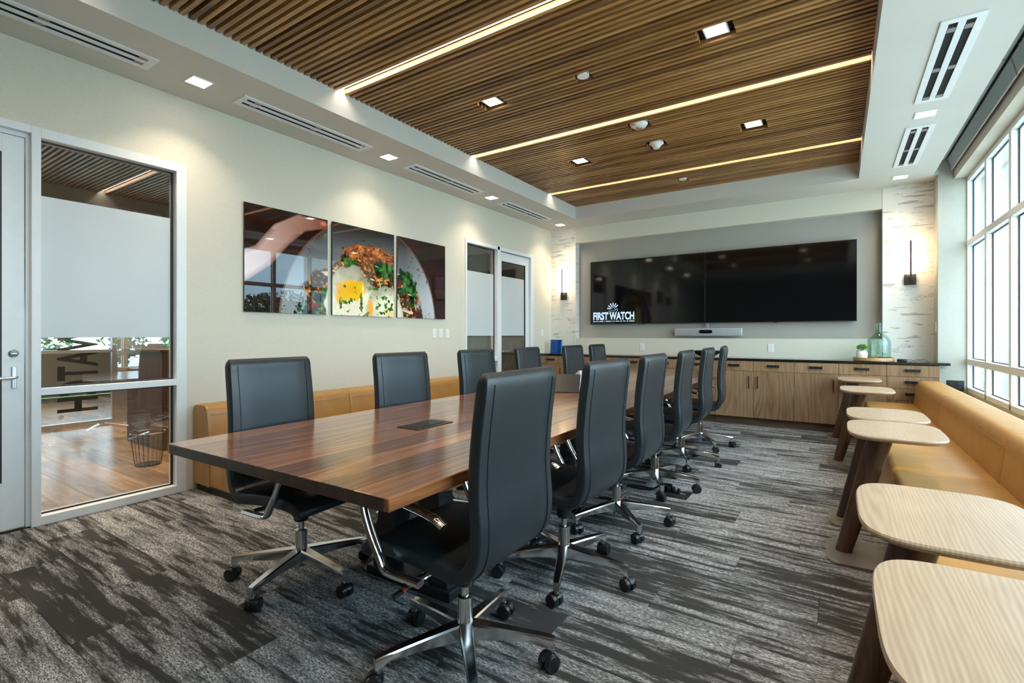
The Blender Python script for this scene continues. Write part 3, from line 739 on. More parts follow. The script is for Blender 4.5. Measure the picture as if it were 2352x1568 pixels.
for yy, lab in ((.905, 'black flush power hatch on the near end of the table'), (2.9, 'black flush power hatch at the middle of the table'), (4.6, 'black flush power hatch at the far end of the table')):
    t = thing('power_hatch', lab, 'power hatch', on_table(-.03 if yy < 1 else .02, yy), R(1.1), 'power hatches in the tabletop')
    bm = bmesh.new(); bx(bm, -.072, .072, -.13, .13, 0.0002, .004, .001); obj('plate', bm, 'steel_black', t)
    bm = bmesh.new(); bx(bm, -.052, .040, -.10, .10, .004, .0055, .0005); obj('lid', bm, 'black_metal', t)
    bm = bmesh.new(); bx(bm, .043, .052, -.08, .08, .004, .0045); obj('slot', bm, 'black_void', t)
# touch panel wedge on the table
t = thing('touch_panel', 'dark wedge shaped touch panel on the middle of the table', 'touch panel', on_table(-.06, 2.55), R(20))
bm = bmesh.new(); poly = [(-.02, .004), (.13, .135), (.138, .128), (.0, .004)]
a = [bm.verts.new((u, -.115, v)) for u, v in poly]; b = [bm.verts.new((u, .115, v)) for u, v in poly]
bm.faces.new(a); bm.faces.new(b[::-1])
for i in range(4): bm.faces.new((a[i], a[(i+1) % 4], b[(i+1) % 4], b[i]))
xform(bm, Matrix.Rotation(R(90), 4, 'Z')); obj('screen', bm, 'black_metal', t)
bm = bmesh.new(); bx(bm, -.13, .13, -.035, .10, 0.0002, .008, .002); obj('stand', bm, 'steel_black', t)
t = thing('phone_console', 'small white conference console on the table behind the touch panel', 'console', on_table(-.33, 3.5), R(250))
bm = bmesh.new(); poly = [(-.09, 0.0003), (.05, 0.0003), (.075, .105), (.055, .11)]
a = [bm.verts.new((-.11, u, v)) for u, v in poly]; b = [bm.verts.new((.11, u, v)) for u, v in poly]
bm.faces.new(a); bm.faces.new(b[::-1])
for i in range(4): bm.faces.new((a[i], a[(i+1) % 4], b[(i+1) % 4], b[i]))
obj('body', bm, 'white_plastic', t)
bm = bmesh.new(); bx(bm, -.095, .095, -.002, .0, 0, .135); xform(bm, Matrix.Translation((0, -.074, .016)) @ Matrix.Rotation(R(-53), 4, 'X')); obj('display', bm, 'screen_black', t)

# ------------------------------------------------------------------ high back leather chairs (forward = local +x, column at origin)
PROF = [(.272, .408), (.268, .432), (.235, .452), (.14, .458), (.02, .452), (-.08, .441), (-.130, .437), (-.182, .456), (-.212, .515), (-.218, .600), (-.211, .70), (-.213, .80), (-.223, .91), (-.236, 1.01), (-.242, 1.080)]
def shell(bm, i0, i1, w0, w1, t0, end_top=False, end_front=False):
    pts = bezier([(x, 0, z) for x, z in PROF], 4)[i0*4:i1*4+1]
    rs = []; n = len(pts)
    for i, p in enumerate(pts):
        t = ((pts[i+1]-p) if i == 0 else (p-pts[i-1]) if i == n-1 else (pts[i+1]-pts[i-1])).normalized()
        nn = Vector((t.z, 0, -t.x))    # towards the back / underside
        f = i/(n-1); hw = (w0+(w1-w0)*f)/2; th = t0/2
        k = 1.0; kw = 1.0
        if end_top and i >= n-3: q = (i-(n-3))/2; k = math.sqrt(max(.02, 1-(q*.95)**2)); kw = 1-.045*q*q
        if end_front and i <= 3: q = (3-i)/3; k = math.sqrt(max(.05, 1-(q*.9)**2)); kw = 1-.05*q*q
        cs = []
        for (yy, aa) in ((-1, -.62), (-.990, -.90), (-.968, -1), (-.5, -1), (0, -1), (.5, -1), (.968, -1), (.990, -.90), (1, -.62), (1, .62), (.990, .90), (.968, 1), (.5, 1), (0, 1), (-.5, 1), (-.968, 1), (-.990, .90), (-1, .62)):
            crown = .002*(1-yy*yy)
            cs.append(p + Vector((0, yy*hw*kw, 0)) + nn*(aa*th*k + (crown if aa > 0 else -crown)*k))
        rs.append(ring(bm, cs))
    loft(bm, rs)
def seam_pts(yy, i0, i1, side, t0=.046):
    pts = bezier([(x, 0, z) for x, z in PROF], 4)[i0*4:i1*4-1]; out = []
    n = len(pts)
    for i, p in enumerate(pts):
        t = ((pts[i+1]-p) if i == 0 else (p-pts[i-1]) if i == n-1 else (pts[i+1]-pts[i-1])).normalized()
        nn = Vector((t.z, 0, -t.x)); out.append(p + Vector((0, yy, 0)) + nn*side*(t0/2+.0022))
    return out
def make_chair():
    t = thing('conference_chair', 'x', 'chair', (0, 0, 0), 0, 'black high back leather chairs around the table')
    bm = bmesh.new(); shell(bm, 0, 6, .47, .475, .050, end_front=True); obj('seat', bm, 'leather', t, smooth=True, angle=60)
    bm = bmesh.new(); shell(bm, 6, 14, .475, .455, .046, end_top=True); br = obj('backrest', bm, 'leather', t, smooth=True, angle=60)
    for sgn in (-1, 1):
        bm = bmesh.new(); tube(bm, seam_pts(sgn*.190, 6, 14, 1), .0016, 5); obj('stitching', bm, 'thread', br)
        bm = bmesh.new(); tube(bm, seam_pts(sgn*.190, 6, 14, -1), .0022, 5); obj('stitching', bm, 'thread', br)
        # flat chrome arm loop, open to the rear
        yy = sgn*.272; bm = bmesh.new()
        pts = bezier([(-.13, yy, .606), (-.08, yy, .628), (.04, yy, .648), (.16, yy, .655), (.222, yy, .640), (.228, yy, .600), (.195, yy, .52), (.150, yy, .447), (.128, yy, .413), (.09, yy, .405), (.0, yy, .404), (-.03, yy, .404)], 5)
        tube(bm, pts, .020, 12, .58, side=(0, 1, 0)); obj('armrest', bm, 'chrome', t, smooth=True)
        bm = bmesh.new(); tube(bm, [(.0, yy*.93, .404), (.0, sgn*.12, .398)], .011, 8); obj('arm_bracket', bm, 'chrome', t, smooth=True)
    bm = bmesh.new(); bx(bm, -.09, .13, -.085, .085, .352, .424, .012, 2); bx(bm, -.06, .16, -.12, .12, .405, .428, .006); obj('tilt_mechanism', bm, 'black_plastic', t, smooth=True)
    bm = bmesh.new(); lathe(bm, [(.022, .36), (.034, .352), (.036, .30), (.032, .285), (.015, .282)], 20); obj('collar', bm, 'black_plastic', t, smooth=True)
    bm = bmesh.new(); lathe(bm, [(.0145, .30), (.0145, .235)], 16); obj('piston', bm, 'chrome', t, smooth=True)
    bm = bmesh.new(); lathe(bm, [(.019, .243), (.0275, .240), (.0285, .16), (.033, .135), (.036, .10), (.022, .085), (.020, .060), (.010, .058)], 24); obj('column', bm, 'polished_alu', t, smooth=True)
    bm = bmesh.new(); tube(bm, [(.04, .08, .372), (.045, .265, .364)], .006, 8); lv = obj('tilt_lever', bm, 'black_plastic', t, smooth=True)
    bm = bmesh.new(); tube(bm, [(.045, .277, .363), (.046, .312, .361)], .011, 8, .7); obj('lever_knob', bm, 'black_plastic', lv, smooth=True)
    bm = bmesh.new(); tube(bm, [(.045, .262, .3645), (.045, .277, .363)], .0105, 8, .7); obj('lever_band', bm, 'lever_red', lv, smooth=True)
    # one star leg
    bm = bmesh.new(); rs = []
    for x, zt_, zb_, w_ in ((.020, .150, .092, .026), (.06, .146, .093, .024), (.14, .138, .097, .0205), (.22, .129, .097, .0180), (.285, .121, .094, .0160), (.312, .117, .078, .0150), (.330, .113, .076, .0135)):
        rs.append(ring(bm, [(x, -w_, zb_), (x, w_, zb_), (x, w_*1.05, zt_-.006), (x, w_*.80, zt_), (x, -w_*.80, zt_), (x, -w_*1.05, zt_-.006)]))
    loft(bm, rs)
    lathe(bm, [(.0125, .085), (.0120, .062)], 12, (.318, 0, 0))
    leg_me = mesh_of('leg', bm, 'polished_alu', True, 35)
    bm = bmesh.new()
    for sgn in (-1, 1):
        rr = []
        for yy, q in ((.006, .90), (.009, 1), (.024, 1), (.029, .93), (.030, .7)):
            rr.append(ring(bm, [(.012+.0300*q*math.cos(2*PI*j/20), sgn*yy, .0302+.0300*q*math.sin(2*PI*j/20)) for j in range(20)]))
        loft(bm, rr)
    bx(bm, -.012, .026, -.006, .006, .012, .052, .002)
    rr = []
    for j in range(9):
        a = R(20+j*16); rr.append(ring(bm, [(.012+.0335*math.cos(a), yy, .0302+.0335*math.sin(a)) for yy in (-.008, .008)] + [(.012+.0315*math.cos(a), yy, .0302+.0315*math.sin(a)) for yy in (.008, -.008)]))
    loft(bm, rr)
    lathe(bm, [(.0115, .064), (.0125, .050)], 12)
    cas_me = mesh_of('caster', bm, 'black_plastic', True, 40)
    for k in range(5):
        lg = link('leg', leg_me, t, (0, 0, 0), (0, 0, R(72*k)))
        link('caster', cas_me, lg, (.318, 0, 0), (0, 0, R(40*k)))
    return t
CH = make_chair()
def place_chair(first, loc, rz, star, label):
    c = CH if first else dup(CH, loc, rz)
    c.location = loc; c.rotation_euler = (0, 0, rz); c['label'] = label
    legs = [o for o in c.children if o.name.split('.')[0] == 'leg']
    for k, lg in enumerate(legs):
        lg.rotation_euler = (0, 0, star - rz + R(72*k))
        for cs in lg.children: cs.rotation_euler = (0, 0, random.uniform(0, 2*PI))
    return c
random.seed(5)
RC = [(-1.145, 1.42, 26), (-1.15, 2.215, 3.6), (-1.175, 2.985, 26.7), (-1.20, 3.86, 8), (-1.22, 4.72, 7), (-1.24, 5.56, 20)]
LC = [(-2.214, 1.46, .8), (-2.222, 2.36, 30), (-2.228, 3.21, 10), (-2.260, 4.06, 50), (-2.263, 5.03, 20), (-2.300, 5.80, 35)]
rl = ['black leather chair nearest the viewer, seen from behind', 'second black chair along the window side of the table', 'third black chair along the window side of the table', 'fourth black chair along the window side of the table', 'fifth black chair along the window side of the table', 'farthest black chair along the window side of the table']
ll = ['black chair in front of the near tan bench, by the glass door', 'second black chair on the wall side of the table, under the pictures', 'third black chair on the wall side of the table', 'fourth black chair on the wall side, before the far door', 'fifth black chair on the wall side, before the blue plaque', 'farthest black chair on the wall side of the table']
for i, (x, y, s) in enumerate(RC): place_chair(i == 0, (x, y, 0), R(180 + (1, -2, 1, 3, 2, 6)[i]), R(s), rl[i])
for i, (x, y, s) in enumerate(LC): place_chair(False, (x, y, 0), R((4, -2, 1, 3, 0, 2)[i]), R(s), ll[i])

# ------------------------------------------------------------------ tan leather benches
def rounded(bm, x0, x1, y0, y1, z0, z1, r=.03, seg=3): bx(bm, x0, x1, y0, y1, z0, z1, r, seg)
def bench(x_front, x_back, y0, y1, h_seat, h_back, label, group):
    """x_front / x_back may run either way"""
    s = 1 if x_back > x_front else -1
    t = thing('bench_module', label, 'bench', ((x_front+x_back)/2, (y0+y1)/2, 0), 0, group)
    cx = (x_front+x_back)/2; d = abs(x_back-x_front)/2; hl = (y1-y0)/2 - .002
    def rb(bm, a, b, z0, z1, r):
        xa, xb = sorted((a*s, b*s)); rounded(bm, xa, xb, -hl, hl, z0, z1, r)
    bt = .235
    bm = bmesh.new(); bx(bm, *sorted(((-d+.05)*s, (d-.02)*s)), -hl+.02, hl-.02, 0, .05); obj('plinth', bm, 'black_matte', t)
    bm = bmesh.new(); rb(bm, -d, d-bt+.0, .045, h_seat, .035); st = obj('seat', bm, 'tan_leather', t, smooth=True)
    bm = bmesh.new()
    rr = []
    for yy, q in ((-hl, .035), (-hl+.012, .012), (-hl+.035, 0), (hl-.035, 0), (hl-.012, .012), (hl, .035)):
        xf = d-bt; z1 = h_back
        cs = [(xf-.022, .05), (xf-.018, h_seat), (xf+.005, z1-.075), (xf+.012, z1-.035), (xf+.03, z1-.010), (xf+.06, z1), (d-.05, z1), (d-.018, z1-.010), (d, z1-.04), (d, .05)]
        mx_, mz = d-bt/2, h_back*.5
        rr.append(ring(bm, [((u+(mx_-u)*q*1.2)*s, yy, (v+(mz-v)*q*.55)) for u, v in cs]))
    loft(bm, rr); bk = obj('backrest', bm, 'tan_leather', t, smooth=True, angle=50)
    bm = bmesh.new(); tube(bm, [((d-bt+.0015)*s, -hl+.02, h_back-.072), ((d-bt+.0015)*s, hl-.02, h_back-.072)], .0013, 5); obj('stitching', bm, 'tan_thread', bk)
    return t
g = 'tan bench modules under the window'
for (a, b), lab in zip(((5.50, 7.06), (3.55, 5.50), (1.60, 3.55), (-.35, 1.60)), ('far end module of the window bench, next to the cabinets', 'second module of the window bench from the cabinets', 'third module of the window bench, nearest in view', 'last module of the window bench beside the viewer')):
    bench(.255, .955, a, b, .432, .692, lab, g)
g = 'tan bench modules along the left wall'
bench(-3.49, XL+.006, 1.83, 3.13, .432, .665, 'near end module of the wall bench beside the glass door', g)
bench(-3.49, XL+.006, 3.13, 5.06, .432, .665, 'far module of the wall bench behind the chairs', g)

# ------------------------------------------------------------------ laptop tables at the window bench
def make_side_table():
    t = thing('laptop_table', 'x', 'table', (0, 0, 0), 0, 'pale wood laptop tables along the window bench')
    bm = bmesh.new(); prism(bm, superellipse(.148, .195, 5.0, 40, .098, 0), .0003, .010, .002, 1); obj('base_plate', bm, 'plate_metal', t)
    bm = bmesh.new(); rs = []
    for q in range(9):
        f = q/8; x = .032+.165*f; a = .040+.020*f; b = .036+.012*f; z = .010+(.662-.010)*f
        rs.append(ring(bm, [(x+a*math.cos(2*PI*k/24), b*math.sin(2*PI*k/24), z) for k in range(24)]))
    loft(bm, rs); obj('leg', bm, 'leg_walnut', t, smooth=True)
    bm = bmesh.new(); rs = []
    for sc, z in ((.62, .660), (.90, .672), (.985, .684), (1.0, .690), (1.0, .695), (.988, .700)):
        rs.append(ring(bm, [(x, y, z) for x, y in superellipse(.205*sc, .283*sc, 4.2, 64, .252, 0)]))
    loft(bm, rs); o = obj('table_top', bm, 'ash_top', t, smooth=True, angle=30)
    return t
ST = make_side_table()
pos = [6.83, 5.60, 3.895, 3.28, 1.80, 1.13]
sl = ['farthest pale laptop table, in front of the cabinet drawers', 'second farthest pale laptop table, overlapping the farthest', 'rear table of the middle pair of laptop tables', 'front table of the middle pair, its slanted walnut leg in full view', 'large pale laptop table right of the carpet, second from the viewer', 'nearest pale laptop table, cut off by the corner of the photo']
for i, y in enumerate(pos):
    c = ST if i == 0 else dup(ST, (0, 0, 0), 0)
    c.location = ((-.05, -.03, 0, -.005, 0.0, 0.01)[i], y, 0); c['label'] = sl[i]

# ------------------------------------------------------------------ cabinet run under the screens
CF = 7.165; CX0, CX1 = XL+.003, .940; NC = 11; CWD = (CX1-CX0)/NC
def handle(bm, cx, cz, ln, vert):
    h = ln/2; t_ = .005
    if vert:
        bx(bm, cx-t_, cx+t_, CF-.045, CF-.036, cz-h, cz+h, .001)
        bx(bm, cx-t_, cx+t_, CF-.036, CF-.019, cz-h, cz-h+.012); bx(bm, cx-t_, cx+t_, CF-.036, CF-.019, cz+h-.012, cz+h)
    else:
        bx(bm, cx-h, cx+h, CF-.050, CF-.036, cz-.014, cz+.014, .002)
        bx(bm, cx-h, cx-h+.014, CF-.036, CF-.019, cz-.016, cz+.016); bx(bm, cx+h-.014, cx+h, CF-.036, CF-.019, cz-.016, cz+.016)
ordn = ['first', 'second', 'third', 'fourth', 'fifth', 'sixth', 'seventh', 'eighth', 'ninth', 'tenth']
for i in range(NC):
    a, b = CX0+i*CWD, CX0+(i+1)*CWD; g_ = .0018
    lab = 'oak drawer cabinet at the right end of the run, by the column' if i == NC-1 else 'oak cabinet at the left end of the run, under the blue plaque' if i == 0 else f'oak cabinet with drawer and door, {ordn[i]} from the left wall'
    t = thing('base_cabinet', lab, 'cabinet', (0, 0, 0), 0, 'oak cabinets under the screens')
    bm = bmesh.new(); bx(bm, a+.0005, b-.0005, CF, YB-.002, .10, .853); obj('body', bm, 'black_matte', t)
    bm = bmesh.new(); bx(bm, a+.0005, b-.0005, CF+.055, CF+.075, 0, .10); obj('toe_kick', bm, 'toe_oak', t)
    def front(name, z0, z1):
        bm = bmesh.new(); w_ = b-a-2*g_; bx(bm, -w_/2, w_/2, -.019, 0, -(z1-z0)/2+g_, (z1-z0)/2-g_, .0012)
        return obj(name, bm, 'cabinet_oak', t, ((a+b)/2, CF, (z0+z1)/2))
    def hnd(p, cx, cz, ln, vert):
        bm = bmesh.new(); handle(bm, cx, cz, ln, vert); xform(bm, Matrix.Translation(-Vector(p.location))); obj('handle', bm, 'black_metal', p)
    zs = [(.720, .853)] if i < NC-1 else [(.720, .853), (.584, .720), (.448, .584), (.106, .448)]
    for z0, z1 in zs:
        p = front('drawer', z0, z1); hnd(p, (a+b)/2, min(z1-.06, (z0+z1)/2+.01), .135, False)
    if i < NC-1:
        p = front('door', .106, .720); right = (i % 2 == 0)
        hnd(p, b-.052 if right else a+.052, .575, .155, True)
tag(box('countertop', CX0, 1.02, CF-.032, YB-.001 if False else 7.29, .858, .886, 'stone_black', None, .002), 'x', 'countertop')
ct = bpy.data.objects['countertop']; me = ct.data
bm = bmesh.new(); bx(bm, CX0, .943, CF-.032, YB-.002, .858, .886, .002); bx(bm, .9425, 1.03, CF-.032, 7.298, .858, .886, .002); bm.to_mesh(me); bm.free()
ct['label'] = 'long polished black countertop on the oak cabinets'

# ------------------------------------------------------------------ screens
def tv(x0, x1, label):
    t = thing('wall_screen', label, 'screen', ((x0+x1)/2, 7.645, 1.372), 0, 'black screens in the niche')
    hw = (x1-x0)/2; H = 1.043
    bm = bmesh.new(); bx(bm, -hw, hw, .006, .055, 0, H, .003); obj('body', bm, 'black_plastic', t)
    bm = bmesh.new(); f = .008; bx(bm, -hw, hw, 0, .008, 0, f+.004); bx(bm, -hw, hw, 0, .008, H-f, H); bx(bm, -hw, -hw+f, 0, .008, f, H-f); bx(bm, hw-f, hw, 0, .008, f, H-f); obj('bezel', bm, 'black_metal', t)
    bm = bmesh.new(); bx(bm, -hw+f, hw-f, .003, .0065, f+.004, H-f); obj('display', bm, 'screen_black', t)
    bm = bmesh.new(); bx(bm, -.25, .25, .055, .084, .3, .7); obj('wall_mount', bm, 'black_metal', t)
    bm = bmesh.new(); bx(bm, -.02, .02, -.001, .006, -.008, .0); obj('sensor', bm, 'black_plastic', t)
    return t
t1 = tv(-3.468, -1.641, 'left black screen with the white sun and name logo')
t2 = tv(-1.633, .203, 'right black screen, dark and blank')
# logo on the left screen
bm = text_bm('FIRST WATCH', .172, .006)
x0_, x1_ = min(v.co.x for v in bm.verts), max(v.co.x for v in bm.verts)
sx = .705/(x1_-x0_); z0_, z1_ = min(v.co.y for v in bm.verts), max(v.co.y for v in bm.verts); sz = .128/(z1_-z0_)
ox = -3.418-(-3.468-1.641)/2
xform(bm, Matrix(((sx, 0, 0, ox-x0_*sx), (0, 0, -.3, .0022), (0, sz, 0, 1.442-1.372-z0_*sz), (0, 0, 0, 1)))); obj('logo_name', bm, 'logo_light', t1)
bm = bmesh.new(); lx, lz = ox+.352, .243
for a in (92, 65, 40, 118, 145, 170):
    c, s = math.cos(R(a)), math.sin(R(a)); tube(bm, [(lx+.045*c, .0018, lz+.045*s), (lx+.105*c, .0018, lz+.105*s)], [.006, .0085], 6, .2, side=(-s, 0, c))
tube(bm, [(lx+.030*math.cos(R(q)), .0018, lz+.030*math.sin(R(q))) for q in range(-5, 190, 15)], .0048, 6, .3, side=(0, 1, 0))
wv = bezier([(-.115, 0, -.075), (-.085, 0, -.045), (-.045, 0, -.022), (0, 0, -.028), (.03, 0, -.022), (.06, 0, .01), (.075, 0, .004), (.07, 0, -.03), (.035, 0, -.052), (-.02, 0, -.048), (-.06, 0, -.06), (-.10, 0, -.085), (-.115, 0, -.075)], 4)
tube(bm, [(lx+p.x, .0018, lz+p.z) for p in wv], .0055, 6, .3, side=(0, 1, 0)); obj('logo_sun', bm, 'logo_light', t1)
bm = bmesh.new(); px = ox
random.seed(3)
for wd in (.035, .04, .07, .012, .085, .014, .02, .065, .03, .04, .03, .085):
    bx(bm, px, px+wd, .0012, .0022, .042, .053); px += wd+.0165
obj('logo_tagline', bm, 'logo_light', t1)

t = thing('video_bar', 'silver grey camera sound bar below the screens', 'sound bar', (-1.597, 7.655, 1.178))
bm = bmesh.new(); bx(bm, -.472, .472, -.055, .015, 0, .122, .014, 3); obj('body', bm, 'bar_grey', t, smooth=True)
bm = bmesh.new(); prism(bm, superellipse(.092, .026, 5, 32), 0, .003); xform(bm, Matrix.Translation((-.02, -.0555, .066)) @ Matrix.Rotation(R(90), 4, 'X')); cp = obj('camera_window', bm, 'lens_black', t)
for dx, r_ in ((-.065, .016), (-.022, .010), (.012, .010), (.052, .017)):
    bm = bmesh.new(); lathe(bm, [(r_, 0), (r_, .004), (r_*.6, .005)], 18); xform(bm, Matrix.Translation((-.02+dx, -.0585, .066)) @ Matrix.Rotation(R(90), 4, 'X')); obj('lens', bm, 'screen_black', cp, smooth=True)
bm = bmesh.new(); bx(bm, -.032, .005, .0, .012, .122, .19, .001); obj('bracket', bm, 'alu', t)
bm = bmesh.new(); bx(bm, -.03, .03, .015, .073, .03, .09); obj('wall_arm', bm, 'alu', t)
bm = bmesh.new(); bx(bm, -.46, -.438, -.0562, -.055, .014, .021); obj('badge', bm, 'outlet_white', t)

# ------------------------------------------------------------------ wall lamps
def sconce(x, label):
    t = thing('wall_lamp', label, 'lamp', (x, YB, 1.925), 0, 'black bar wall lamps')
    bm = bmesh.new(); bx(bm, -.056, .056, -.030, 0, -.128, 0, .002); obj('backplate', bm, 'black_matte', t)
    bm = bmesh.new(); bx(bm, -.012, .012, -.085, -.030, -.075, -.045, .001); obj('arm', bm, 'black_matte', t)
    bm = bmesh.new(); bx(bm, -.0085, .0085, -.090, -.078, -.075, .395, .001); obj('bar', bm, 'black_matte', t)
    bm = bmesh.new(); bx(bm, -.0075, .0075, -.078, -.072, .01, .390); obj('led_strip', bm, 'led_sconce', t)
sconce(-3.935, 'black bar wall lamp glowing left of the screens')
sconce(.725, 'black bar wall lamp glowing right of the screens')

# ------------------------------------------------------------------ food pictures
def vnoise(x, y, seed):
    rs = np.random.RandomState(seed); T = rs.rand(128, 128)
    xi, yi = np.floor(x).astype(int), np.floor(y).astype(int); fx, fy = x-xi, y-yi
    fx = fx*fx*(3-2*fx); fy = fy*fy*(3-2*fy); g_ = lambda a, b: T[a % 128, b % 128]
    return (g_(xi, yi)*(1-fx)+g_(xi+1, yi)*fx)*(1-fy)+(g_(xi, yi+1)*(1-fx)+g_(xi+1, yi+1)*fx)*fy
def fbm(x, y, seed, o=4): return sum(vnoise(x*2**k, y*2**k, seed+k)*.5**k for k in range(o))/sum(.5**k for k in range(o))
def paint(X, Y):
    col = np.zeros(X.shape+(3,))
    def put(mask, c):
        m_ = np.clip(mask, 0, 1)[..., None]; col[:] = col*(1-m_)+np.asarray(c)*m_ if np.asarray(c).ndim == 1 else col*(1-m_)+c*m_
    def soft(d, w=.006): return np.clip(.5-d/w, 0, 1)
    g_ = fbm(X*1.5, Y*16+fbm(X*2, Y*2, 3)*3, 1)
    put(np.ones_like(X), np.stack([.020+.055*g_**2, .009+.022*g_**2, .008+.015*g_**2], -1))
    # plate, window reflection painted in as a lighter bottom and right side
    e = np.sqrt(((X-1.44)/1.11)**2+((Y+.10)/1.19)**2)
    sh = np.clip((Y-.25)/.7, 0, 1)
    side = np.clip((np.abs(X-1.44)-.55)/.5, 0, 1)
    lum = .36*(1-sh)+.035*sh + .22*side*(X > 1.44)
    put(soft(e-1, .012), np.stack([lum*.93, lum*.97, lum*1.03], -1))
    sp = fbm(X*55, Y*55, 21, 2); put(np.clip((sp-.72)*12, 0, 1)*soft(e-.985, .01)*(fbm(X*4, Y*4, 9) > .48), (.03, .028, .025))
    put(np.clip(1-np.abs(e-.992)/.010, 0, 1), (.22, .085, .04))
    # hand holding the rim
    def cap(x0, y0, x1, y1, r0, r1):
        dx, dy = x1-x0, y1-y0; t_ = np.clip(((X-x0)*dx+(Y-y0)*dy)/(dx*dx+dy*dy), 0, 1)
        return np.hypot(X-x0-t_*dx, Y-y0-t_*dy)-(r0+(r1-r0)*t_)
    hd = np.minimum.reduce([cap(-.1, .37, .17, .53, .135, .105), cap(.17, .53, .36, .76, .105, .110), cap(.36, .76, .56, .905, .110, .085), cap(.56, .905, .84, .945, .080, .042)])
    hl = np.clip(1.0-(X*.95)-.10*fbm(X*6, Y*6, 31), .12, 1)
    put(soft(hd, .02), np.stack([.16+.55*hl, .060+.50*hl**1.3, .05+.47*hl**1.45], -1))
    put(soft(hd, .02)*np.clip(1+hd/.05, 0, 1)*.55*(Y < .8), (.12, .05, .04))
    put(np.clip(1-np.abs(X-.545-(.9-Y)*.30)/.008, 0, 1)*(hd < 0)*(Y > .74), (.42, .28, .11))
    put(np.clip(1-np.hypot((X-.825)/.05, (Y-.95)/.03), 0, 1)*(hd < 0), (.75, .30, .20))
    # food bed
    wob = (fbm(X*7, Y*7, 41)-.5)*.34
    n1, n2, n3, n4 = fbm(X*30, Y*30, 51, 3), fbm(X*12, Y*12, 61), fbm(X*20, Y*20, 71, 4), fbm(X*60, Y*60, 77, 2)
    def rgb(v, dark, light, p=1.5): return np.asarray(dark)+(np.asarray(light)-np.asarray(dark))*(np.clip(v, 0, 1)[..., None])**p
    bed = np.sqrt(((X-1.42)/.84)**2+((Y-.02)/.66)**2)+wob
    inb = soft(bed-1, .05); put(inb, rgb(n3, (.015, .006, .003), (.17, .07, .025)))
    gr = np.clip((n1-.45)*5, 0, 1); put(inb*gr, rgb((n1-.40)*2.6, (.10, .035, .010), (.78, .43, .17)))
    cl = np.sqrt(((X-1.46)/.37)**2+((Y-.68)/.135)**2)+wob*1.6+(n1-.5)*.55
    put(soft(cl-1, .10), rgb((n1*.6+n4*.4-.22)*1.9, (.035, .010, .005), (.66, .27, .11)))
    for (gx, gy, ga, gb) in ((1.18, .57, .13, .08), (1.70, .56, .15, .11), (2.02, .50, .13, .13), (2.12, .28, .07, .20), (.84, .16, .13, .13), (.66, .05, .14, .08), (1.95, .33, .08, .07)):
        d = np.sqrt(((X-gx)/ga)**2+((Y-gy)/gb)**2)+(n2-.5)*1.8+(n3-.5)*1.0
        put(soft(d-1, .25)*(e < .97), rgb((n3-.25)*1.9, (.003, .012, .005), (.10, .30, .07), 1.8))
    put(inb*np.clip((n2-.60)*12, 0, 1)*(Y < .52)*.9, rgb(n3, (.03, .003, .004), (.30, .04, .035)))
    sh2 = fbm(X*30+Y*9, Y*4-X*3, 131, 2); sh3 = fbm(X*5-Y*8, Y*26+X*6, 137, 2)
    put(np.clip((np.maximum(sh2, sh3)-.80)*14, 0, 1)*inb*(Y < .82), (.74, .66, .50))
    # eggs
    def egg(cx, cy, a, b, sd, dark=.0):
        wv_ = (fbm(X*5, Y*5, sd)-.5)*.42+(fbm(X*15, Y*15, sd+3)-.5)*.10; d = np.sqrt(((X-cx)/a)**2+((Y-cy)/b)**2)+wv_
        l_ = .60+.42*fbm(X*6, Y*6, sd+5)-.30*np.clip((Y-cy)/b-.1, 0, 1)-dark*np.clip(d-.55, 0, .4)
        put(soft(d-1, .06), np.stack([l_*1.02, l_, l_*.80], -1)); return d
    egg(1.20, .12, .37, .40, 81, .35)
    put(soft(np.sqrt(((X-1.36)/.10)**2+((Y-.34)/.09)**2)+(n2-.5)-1, .5)*.6, (.22, .22, .14))
    d = np.sqrt(((X-1.19)/.20)**2+((Y-.27)/.15)**2)+(fbm(X*6, Y*6, 91)-.5)*1.3
    yk = fbm(X*9, Y*9, 95); put(soft(d-1, .16), np.stack([.78+.2*yk, .34+.28*yk, .004+.02*yk], -1))
    d = np.sqrt(((X-1.22)/.20)**2+((Y-.06)/.13)**2)+(fbm(X*7, Y*7, 98)-.5)*.6; put(soft(d-1, .2), np.stack([.80+.12*n3, .72+.1*n3, .60+.1*n3], -1))
    egg(1.67, .08, .28, .31, 101, .5)
    put(soft(np.sqrt(((X-1.45)/.035)**2+((Y-.09)/.11)**2)+(n2-.5)*.6-1, .4), (.80, .42, .10))
    put(soft(np.sqrt(((X-1.75)/.10)**2+((Y-.05)/.07)**2)+(n2-.5)*.8-1, .6)*.5, (.72, .50, .16))
    fl_ = fbm(X*22, Y*22, 111, 3); put(np.clip((fl_-.625)*22, 0, 1)*((np.abs(X-1.50) < .48) & (Y < .42)), rgb(n3, (.006, .05, .006), (.12, .36, .05)))
    g1 = col.mean(-1, keepdims=True); col = g1+(col-g1)*1.15
    return np.clip(np.clip(col, 0, 1)**1.18*1.25, 0, 1)
AY0, AZ0, AZH = 2.220, 1.395, .925
